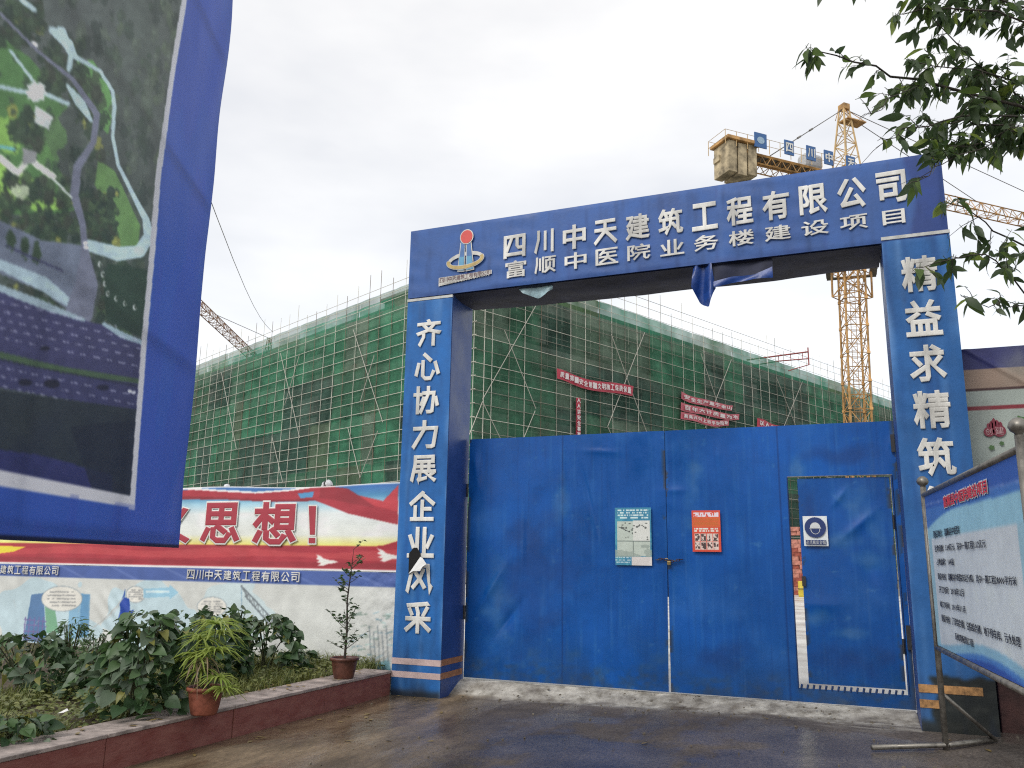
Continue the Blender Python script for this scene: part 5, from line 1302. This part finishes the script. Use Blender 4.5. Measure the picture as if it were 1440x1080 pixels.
def bake(mes, items, name, m, par, ploc):
    """many leaves joined in one stuff mesh: items (pos, dir, roll, scale)"""
    data = []
    for me in mes:
        co = np.array([v.co[:] for v in me.vertices]); fs = [tuple(p_.vertices) for p_ in me.polygons]; data.append((co, fs))
    V_ = []; F_ = []; n0 = 0
    for pos, direc, roll, sc in items:
        co, fs = data[random.randrange(len(data))]
        d = Vector(direc).normalized(); x = d.cross(Vector((0, 0, 1)))
        if x.length < 1e-3: x = Vector((1, 0, 0))
        x.normalize(); z = x.cross(d); R_ = np.array(Matrix((x, d, z)).transposed() @ Matrix.Rotation(roll, 3, 'Y'))
        V_.append(co @ R_.T * sc + np.asarray(pos) - np.asarray(ploc)); F_ += [tuple(i + n0 for i in f) for f in fs]; n0 += len(co)
    if not V_: return
    V_ = np.concatenate(V_); me = bpy.data.meshes.new(name); me.from_pydata(V_.tolist(), [], F_); me.materials.append(m)
    me.polygons.foreach_set('use_smooth', [True] * len(me.polygons)); me.update()
    o = link(name, me, par); o['kind'] = 'stuff'; return o
def leafmat(name, c, c2, transl=.3, rough=.45):
    return mat(name, c, rough, nscale=9, col2=c2, transl=transl)
m_lf1 = leafmat('leaf_dark_green', (.030, .070, .026), (.065, .125, .050)); m_lf2 = leafmat('leaf_mid_green', (.065, .13, .045), (.12, .20, .075))
m_lf3 = leafmat('leaf_grey_green', (.10, .15, .095), (.19, .24, .155)); m_stem = mat('green_brown_stem', (.07, .075, .03), .7, noise=.3)
broad = [leaf_mesh('broad_leaf', .092, .080, m_, .22, dr, True) for m_ in (m_lf1, m_lf2, m_lf3, m_lf2, m_lf3) for dr in (.25, .5)] + [leaf_mesh('broad_leaf', .08, .06, leafmat('leaf_yellowing', (.20, .22, .05), (.32, .27, .09), .4), .4, .6, True)]
def shrub(px, py, top_px, rx, ry, n, label, seed, size=1.0, leaf_set=None, lean=0, nind=110, zb=.2):
    r_ = random.Random(seed); base = on_z(px, py, zb); h = on_y(px, top_px, base[1])[2] - zb
    t = thing('broadleaf_shrub', label, 'shrub', tuple(base), group='leafy shrubs in the planted bed')
    items = []
    for i in range(n):
        a = r_.uniform(0, 2 * math.pi); e = r_.random(); zf = r_.random() ** .8
        R_ = (1 - .45 * zf ** 2) * (.45 + .55 * math.sqrt(e)); x = math.cos(a) * rx * R_ + lean * zf; y = math.sin(a) * ry * R_; z = h * (.06 + .92 * zf) * (1 - .18 * e)
        out = Vector((math.cos(a), math.sin(a) , 0)); d = out * r_.uniform(.5, 1.2) + Vector((r_.uniform(-.6, .6), r_.uniform(-.6, .6), r_.uniform(-.75, .35)))
        items.append(((x, y, z), d, r_.uniform(-.9, .9), size * r_.choice([r_.uniform(.35, .8), r_.uniform(.7, 1.1), r_.uniform(.9, 1.45)])))
    # nearest and largest ones singly
    items.sort(key=lambda q: (q[0][1] - q[0][2] * .8 - q[3] * .3)); random.seed(seed)
    ls = leaf_set or broad
    for it in items[:nind]: place(ls, t, it[0], it[1], it[2], it[3])
    bake(ls[:3], items[nind:], 'foliage', ls[0].materials[0], t, (0, 0, 0))
    for i in range(9):
        a = r_.uniform(0, 6.28); k = r_.uniform(.3, .8)
        MB().tube([(r_.uniform(-.05, .05), r_.uniform(-.05, .05), -.03), (math.cos(a) * rx * k * .4 + lean * .4, math.sin(a) * ry * k * .4, h * .45), (math.cos(a) * rx * k + lean, math.sin(a) * ry * k, h * .85)], [.009, .007, .004], 5).obj('stem', m_stem, t)
    return t
shrub(192, 1014, 852, .37, .34, 470, 'dense dark green shrub just left of the potted palm', 1, 1.05, nind=190)
shrub(150, 985, 900, .42, .35, 300, 'leafy shrub in the middle of the bed below the torn blue print', 2, .95)
shrub(30, 975, 884, .60, .42, 380, 'spreading green shrub at the left edge of the picture', 3, .95, nind=130)
shrub(18, 1052, 1003, .30, .24, 150, 'low pale leaved plant in the bottom left corner of the bed', 4, .85)
shrub(300, 965, 848, .45, .24, 380, 'tall leafy shrub behind the potted palm', 5, 1.0, nind=130)
shrub(255, 975, 852, .42, .28, 330, 'leafy shrub left behind the potted palm', 12, 1.0, nind=100)
shrub(372, 950, 860, .55, .20, 330, 'climbing broad leaved shrub right of the potted palm', 6, 1.05, nind=110)
shrub(420, 938, 912, .24, .12, 60, 'small drooping shrub at the foot of the wall right of the climbing shrub', 7, 1.15)
shrub(330, 935, 845, .10, .08, 26, 'thin upright shoot with dark leaves between palm and drawn crane', 8, 1.1)
# fine weeds
thin = [leaf_mesh('thin_leaf', .075, .020, m_, .2, .3) for m_ in (m_lf2, m_lf1)]
t = shrub(92, 970, 862, .20, .16, 420, 'tall feathery weed in front of the mural at the left', 9, 1.0, leaf_set=thin, nind=60)
shrub(128, 960, 880, .16, .14, 260, 'shorter feathery weed beside the tall one', 10, .9, leaf_set=thin, nind=40)
# grass and low ground cover
m_gr = leafmat('grass_green', (.09, .13, .030), (.24, .24, .07), .25); 
gb = MB(); rg = random.Random(4)
def blade(x, y, z, h, w, a, le):
    b_ = len(gb.v); dx, dy = math.cos(a), math.sin(a)
    for t_, ww in ((0, 1), (.55, .75), (1, .05)):
        cx = x + dx * le * t_ * t_ * h; cy = y + dy * le * t_ * t_ * h; cz = z + h * t_ * (1 - .3 * le * t_)
        gb.v.append((cx - dy * w * ww, cy + dx * w * ww, cz)); gb.v.append((cx + dy * w * ww, cy - dx * w * ww, cz))
    gb.f.append((b_, b_ + 1, b_ + 3, b_ + 2)); gb.f.append((b_ + 2, b_ + 3, b_ + 5, b_ + 4))
for i in range(15000):
    x = rg.uniform(-7.2, -5.33) if rg.random() < .8 else rg.uniform(-12, -6); y = rg.uniform(3.6, 9.2)
    dens = vnoise(np.array(x * 1.4), np.array(y * 1.4), 5)
    if float(dens) < .28: continue
    blade(x, y, .21, rg.uniform(.06, .19) * (.6 + float(dens)), rg.uniform(.003, .007), rg.uniform(0, 6.3), rg.uniform(.2, 1.2))
o = gb.obj('grass', m_gr); struct(o, 'stuff')
low = [leaf_mesh('small_leaf', .045, .030, m_, .2, .2) for m_ in (m_lf2, m_gr)]
its = []
for i in range(6000):
    x = rg.uniform(-6.9, -5.36); y = rg.uniform(4.0, 9.15)
    if float(vnoise(np.array(x * 1.1 + 9), np.array(y * 1.1), 8)) < .42: continue
    a = rg.uniform(0, 6.3); its.append(((x, y, .22 + rg.random() ** 2 * .13), (math.cos(a), math.sin(a), rg.uniform(-.2, .6)), rg.uniform(-.6, .6), rg.uniform(.6, 1.3)))
bake(low, its, 'ground_cover', m_gr, None, (0, 0, 0))
# a pale fallen leaf-like scrap on the weeds
q = on_z(88, 1003, .33)
tag(MB().poly([q + np.array(k) for k in ((-.03, -.02, 0), (.03, -.02, .01), (.035, .02, .02), (0, .035, .03), (-.03, .02, .01))]).obj('paper_scrap', m_white), 'pale crumpled scrap lying on the weeds at the lower left', 'litter')

# potted plants
m_terra = mat('terracotta', (.24, .070, .040), .6, noise=.3, nscale=9, bump=.3, rvar=.15); m_terra2 = mat('brown_glazed_pot', (.115, .042, .028), .4, noise=.3, nscale=9, bump=.3)
def pot(x, y, z, r, h, m, label, name='potted_palm'):
    t = thing(name, label, 'potted plant', (x, y, z))
    MB().lathe([(0, 0), (r * .66, 0), (r * .70, .012), (r * .80, h * .35), (r * .90, h * .80), (r * .91, h * .84), (r * 1.02, h * .86), (r * 1.04, h * .98), (r * .98, h), (r * .90, h * .96), (r * .86, h * .88)], n=32).obj('pot', m, t, True)
    MB().lathe([(0, h * .90), (r * .88, h * .88)], n=20).obj('potting_soil', m_soil, t)
    return t
pl1 = on_z(283, 1006, .262)
t = pot(pl1[0] - .02, pl1[1] + .05, .262, (.147), .215, m_terra, 'yellow green umbrella palm in a terracotta pot on the kerb')
m_palm = leafmat('palm_yellow_green', (.25, .36, .06), (.46, .52, .15), .45); m_dry = leafmat('palm_dry', (.22, .15, .09), (.34, .26, .17), .2)
rq = random.Random(6)
def umbrella(p, n, L, w, m_, r_, droop=1.0):
    """one whorl of narrow leaves as single parts"""
    for i in range(n):
        a = 2 * math.pi * i / n + r_.uniform(-.15, .15); l_ = L * r_.uniform(.75, 1.1); el = r_.uniform(.05, .75); b = MB(); dx, dy = math.cos(a), math.sin(a)
        for t_, ww in ((0, .6), (.3, 1), (.65, .9), (1, .08)):
            c_ = np.array(p) + np.array([dx * l_ * t_ * math.cos(el * .6), dy * l_ * t_ * math.cos(el * .6), l_ * (math.sin(el) * t_ - droop * .75 * t_ * t_)])
            sx = w * ww; b.v += [tuple(c_ + np.array([-dy, dx, .12]) * sx), tuple(c_ - np.array([0, 0, w * .4])), tuple(c_ + np.array([dy, -dx, .12]) * sx)]
        for k in range(3):
            q_ = k * 3; b.f += [(q_, q_ + 1, q_ + 4, q_ + 3), (q_ + 1, q_ + 2, q_ + 5, q_ + 4)]
        b.obj('leaf_blade', m_, t, True)
heads = [(.03, .02, .70, .26), (-.10, .0, .58, .24), (.08, -.02, .50, .24), (-.05, -.08, .46, .22), (.02, .08, .62, .24), (-.16, -.04, .42, .20), (.17, -.06, .30, .17), (.24, -.08, .22, .16), (-.02, -.05, .34, .18)]
for i, (x, y, z, L) in enumerate(heads):
    MB().tube([(x * .2, y * .2, .15), (x * .6, y * .6, z * .6), (x, y, z)], [.006, .005, .004], 5).obj('stem', m_stem, t)
    umbrella((x, y, z), 30, L * 1.08, .009, m_palm, rq, .8)
for (x, y, z) in ((-.06, -.08, .40), (.03, -.07, .44), (.0, .02, .36)): umbrella((x, y, z), 9, .20, .006, m_dry, rq, 1.9)
pl2 = on_z(482, 955, .262)
t = pot(pl2[0] - .03, pl2[1] + .06, .262, .150, .215, m_terra2, 'thin sparse shrub in a brown pot on the kerb beside the left pillar', 'potted_shrub')
m_twig = mat('dark_twig', (.045, .035, .025), .8, noise=.3); tip = on_y(487, 765, pl2[1] + .06); Ht = tip[2] - .262
MB().tube([(0, 0, .15), (.01, 0, .5), (-.015, .01, .8), (.02, 0, 1.1), (.04, 0, Ht - .05)], [.014, .011, .009, .006, .002], 6).obj('trunk', m_twig, t)
sl = [leaf_mesh('small_leaf', .052, .028, m_, .2, .2) for m_ in (m_lf1, m_lf2, m_lf3)]
rq = random.Random(8); random.seed(8)
for i in range(34):
    z = rq.choice([rq.uniform(.22, .55), rq.uniform(.22, .6), rq.uniform(.6, Ht - .1), rq.uniform(.9, Ht)]); a = rq.uniform(0, 6.28); L = rq.uniform(.10, .24) * (1.1 if z < .6 else .75)
    x0 = np.interp(z, [0, .5, .8, 1.1, Ht], [0, .01, -.015, .02, .04]); e = np.array([x0 + math.cos(a) * L, math.sin(a) * L * .7, z + L * rq.uniform(.3, 1.1)])
    MB().tube([(x0, 0, z), tuple((np.array([x0, 0, z]) + e) / 2 + np.array([0, 0, -.01])), tuple(e)], [.004, .003, .0015], 4).obj('twig', m_twig, t)
    for k in range(rq.randint(7, 12)):
        f = rq.uniform(.35, 1.05); p_ = np.array([x0, 0, z]) * (1 - f) + e * f; a2 = rq.uniform(0, 6.28)
        place(sl, t, p_, (math.cos(a2), math.sin(a2), rq.uniform(-.4, .8)), rq.uniform(-1, 1), rq.uniform(.6, 1.15))

# ================================================================== TREE OVERHANGING FROM THE RIGHT
m_bark = mat('tree_bark', (.055, .045, .035), .85, noise=.3, nscale=12, bump=.8, bscale=30)
m_tl = [leafmat('tree_leaf_dark', (.038, .072, .028), (.080, .125, .045), .45), leafmat('tree_leaf_green', (.085, .15, .036), (.17, .235, .06), .5), leafmat('tree_leaf_yellow', (.18, .26, .045), (.30, .37, .08), .55)]
tl = [leaf_mesh('tree_leaf', .106, .044, m_, .25, dr) for m_, dr in ((m_tl[0], .2), (m_tl[1], .5), (m_tl[1], .3), (m_tl[0], .35), (m_tl[1], .6), (m_tl[2], .3), (m_tl[0], .6))]
TB = np.array([3.75, 6.4, 0.0])
tree = thing('broadleaf_tree', 'broadleaf tree whose leafy branches hang in from the top right over the portal', 'tree', tuple(TB))
def tp(o): return under(o, tree)
tp(MB().tube([TB, TB + [.03, 0, 1.2], TB + [-.05, .03, 2.6], TB + [-.02, -.05, 4.0], TB + [.05, -.02, 5.4], TB + [.0, 0, 6.6]], [.19, .15, .13, .11, .07, .03], 12).obj('trunk', m_bark, None, True))
BR = [  # pixels with depth, from the outside inwards
    ([(1150, 72, 4.6), (1202, 86, 4.7), (1258, 104, 4.8), (1317, 118, 4.9), (1439, 146, 5.1), (1540, 190, 5.6)], .003, .022),
    ([(1314, 28, 4.9), (1365, 81, 5.0), (1413, 118, 5.2), (1445, 150, 5.3), (1540, 200, 5.7)], .003, .016),
    ([(1290, 88, 4.7), (1340, 93, 4.9), (1400, 105, 5.0), (1500, 140, 5.4)], .002, .010),
    ([(1335, 174, 4.8), (1369, 173, 4.9), (1439, 186, 5.1), (1540, 215, 5.6)], .003, .014),
    ([(1320, 200, 4.7), (1360, 208, 4.8), (1413, 190, 5.0), (1460, 185, 5.2)], .002, .009),
    ([(1246, 196, 4.4), (1270, 186, 4.5), (1320, 172, 4.7), (1385, 160, 4.9), (1450, 165, 5.2)], .002, .010),
    ([(1340, 288, 4.4), (1366, 300, 4.5), (1398, 322, 4.7), (1440, 347, 4.9), (1545, 350, 5.5)], .002, .013),
    ([(1298, 376, 4.3), (1340, 364, 4.4), (1388, 356, 4.6), (1410, 378, 4.7), (1440, 408, 4.8), (1560, 430, 5.5)], .002, .011),
    ([(1370, 424, 4.4), (1400, 434, 4.5), (1440, 432, 4.7), (1560, 440, 5.5)], .002, .007),
    ([(1270, 20, 4.7), (1330, 10, 4.9), (1400, 20, 5.1), (1540, 60, 5.6)], .003, .014),
    ([(1180, -20, 4.8), (1260, -30, 4.9), (1380, -10, 5.1), (1540, 40, 5.6)], .003, .014),
    ([(1290, 255, 4.35), (1310, 235, 4.45), (1345, 215, 4.6), (1400, 200, 4.9)], .002, .006),
    ([(1225, 160, 4.4), (1250, 140, 4.5), (1300, 118, 4.8)], .002, .005)]
segs = []
for pts, r0, r1 in BR:
    P_ = [at_depth(*q_) for q_ in pts]
    if pts[-1][0] > 1500: P_.append(TB + np.array([0, 0, min(5.6, max(2.4, P_[-1][2] - .35))]))
    n_ = len(P_); 
    # gentle resampling with wiggle
    Q = []
    for i in range(n_ - 1):
        for f in (0, .5): Q.append(P_[i] * (1 - f) + P_[i + 1] * f + (0 if i == 0 and f == 0 else rng.normal(0, .012, 3)))
    Q.append(P_[-1]); rr = list(np.linspace(r0, r1 * .62, len(Q)))
    tp(MB().tube(Q, rr, 6).obj('branch', m_bark, None, True)); segs.append((Q, pts[-1][0]))
tw = MB(); litems = []; rt = random.Random(31); random.seed(31)
def spray(p, d, L, n):
    """twig with alternating leaves and a terminal rosette"""
    d = Vector(d).normalized(); e = Vector(p) + d * L; mid = (Vector(p) + e) / 2 + Vector((0, 0, .012)); tw.tube([p, tuple(mid), tuple(e)], [.0028, .002, .0012], 4)
    for k in range(n):
        f = .25 + .8 * (k + rt.random() * .6) / n; q_ = Vector(p).lerp(e, min(f, 1.0)); a = rt.uniform(0, 6.28)
        side = Vector((math.cos(a), math.sin(a), rt.uniform(-.9, .35))); dd = d * rt.uniform(.3, .9) + side * .8 + Vector((0, 0, -.35))
        litems.append((tuple(q_), tuple(dd), rt.uniform(-1.2, 1.2), rt.uniform(.6, 1.15)))
def dens(px, py):
    """how thick the foliage hangs round here in the photograph"""
    if py > 270: return .42
    if px < 1180: return .95
    if px > 1330 and py < 130: return 1.7
    if px < 1330 and py > 215: return .32
    if 1290 < px and py < 215: return 1.2
    return .72
for Q, xe in segs:
    for i in range(len(Q) - 1):
        p0_, p1_ = Q[i], Q[i + 1]; L_ = np.linalg.norm(p1_ - p0_); px, py = proj((p0_ + p1_) / 2)
        if px > 1475: continue
        for k in range(max(1, int(L_ / .070 * dens(px, py) + rt.random()))):
            f = rt.random(); p_ = p0_ * (1 - f) + p1_ * f; d = np.array([rt.uniform(-1.1, .25), rt.uniform(-.6, .6), rt.uniform(-.75, .8)])
            spray(tuple(p_), tuple(d), rt.uniform(.07, .2), rt.randint(3, 6))
    if xe: spray(tuple(Q[0]), tuple(Q[0] - Q[1]), .10, 6)
tp(tw.obj('twigs', m_bark)); C.objects[-1]['kind'] = 'stuff' if C.objects[-1].name.startswith('twigs') else C.objects[-1].get('kind', 'stuff')
def size_px(it):
    v = (np.array(it[0]) - EYE) @ ROT; x_, y_ = 720 + FPX * v[0] / v[2], 540 + FPX * v[1] / v[2]
    return it[3] / v[2] if (0 < x_ < 1445 and -5 < y_) else it[3] / v[2] * .01
def hangs_there(it):
    x_, y_ = proj(np.array(it[0]) + np.array(it[1]) * .05)
    if not (0 < x_ < 1440): return True
    lim = np.interp(y_, [0, 60, 130, 145, 200, 235, 300, 305, 350, 365, 398, 405, 470], [1180, 1105, 1110, 1215, 1235, 1262, 1290, 1345, 1335, 1285, 1290, 1352, 1365])
    if x_ < 1235 and y_ < 40: return rt.random() < .4
    return x_ > lim and y_ < 448
litems = [it for it in litems if hangs_there(it)]
litems.sort(key=size_px, reverse=True)
for it in litems[:300]: place(tl, tree, it[0], it[1], it[2], it[3], ploc=TB)
bake(tl[:5], litems[300:], 'foliage', m_tl[0], tree, TB)
# the rest of the crown, outside the frame to the right and above
far = []
for i in range(5200):
    a = rt.uniform(0, 6.28); r_ = rt.random() ** .5; zz = rt.uniform(-1, 1); k = math.sqrt(max(0, 1 - zz * zz)) * r_
    p_ = TB + np.array([math.cos(a) * 2.3 * k + .7, math.sin(a) * 2.4 * k, 5.3 + zz * 1.9])
    x_, y_ = proj(p_)
    if (-40 < x_ < 1452 and -25 < y_ < 1200): continue
    far.append((tuple(p_), (math.cos(a), math.sin(a), rt.uniform(-1, .3)), rt.uniform(-1, 1), rt.uniform(1.0, 1.8)))
bake(tl[:5], far, 'crown', m_tl[0], tree, TB)

# grit, crumbs and fallen leaves lying about
gm = MB(); rl = random.Random(51)
for i in range(420):
    if rl.random() < .5: x = rl.uniform(-4.2, .4); y = rl.gauss(8.95, .16)
    else: x = rl.uniform(-4.9, 2.5); y = rl.uniform(4.5, 8.9)
    if y > 9.2: continue
    r_ = rl.choice([.003, .004, .006, .010]) * rl.uniform(.7, 1.3); z = float(ground_h(np.array(x), np.array(y))) + (.03 if y > 8.95 else .002)
    if y > 8.9: z += min(1, (y - 8.93) / .3) * .10 if y > 8.93 else 0
    a = rl.uniform(0, 6.28); gm.obox((x, y, z + r_ * .4), (math.cos(a), math.sin(a), .2), (-math.sin(a), math.cos(a), 0), (0, .1, 1), (r_, r_ * .7, r_ * .5))
struct(gm.obj('grit', mat('grit_stone', (.20, .17, .13), .9, noise=.35, nscale=3)), 'stuff')
m_fall = leafmat('fallen_leaf', (.16, .11, .03), (.26, .19, .07), .1); fl = [leaf_mesh('fallen_leaf', .075, .035, m_fall, .1, .05)]
its = []
for i in range(46):
    x = rl.choice([rl.uniform(-4.85, -4.3), rl.uniform(-4.6, 2.4)]); y = rl.uniform(4.6, 8.7); a = rl.uniform(0, 6.28)
    its.append(((x, y, float(ground_h(np.array(x), np.array(y))) + .008), (math.cos(a), math.sin(a), 0), rl.uniform(-.2, .2), rl.uniform(.5, 1.1)))
for i in range(120):
    a = rl.uniform(0, 6.28); its.append(((rl.uniform(-6.2, -5.0), rl.uniform(4.2, 9.0), .27), (math.cos(a), math.sin(a), rl.uniform(-.1, .2)), rl.uniform(-.4, .4), rl.uniform(.5, 1.1)))
bake(fl, its, 'fallen_leaves', m_fall, None, (0, 0, 0))
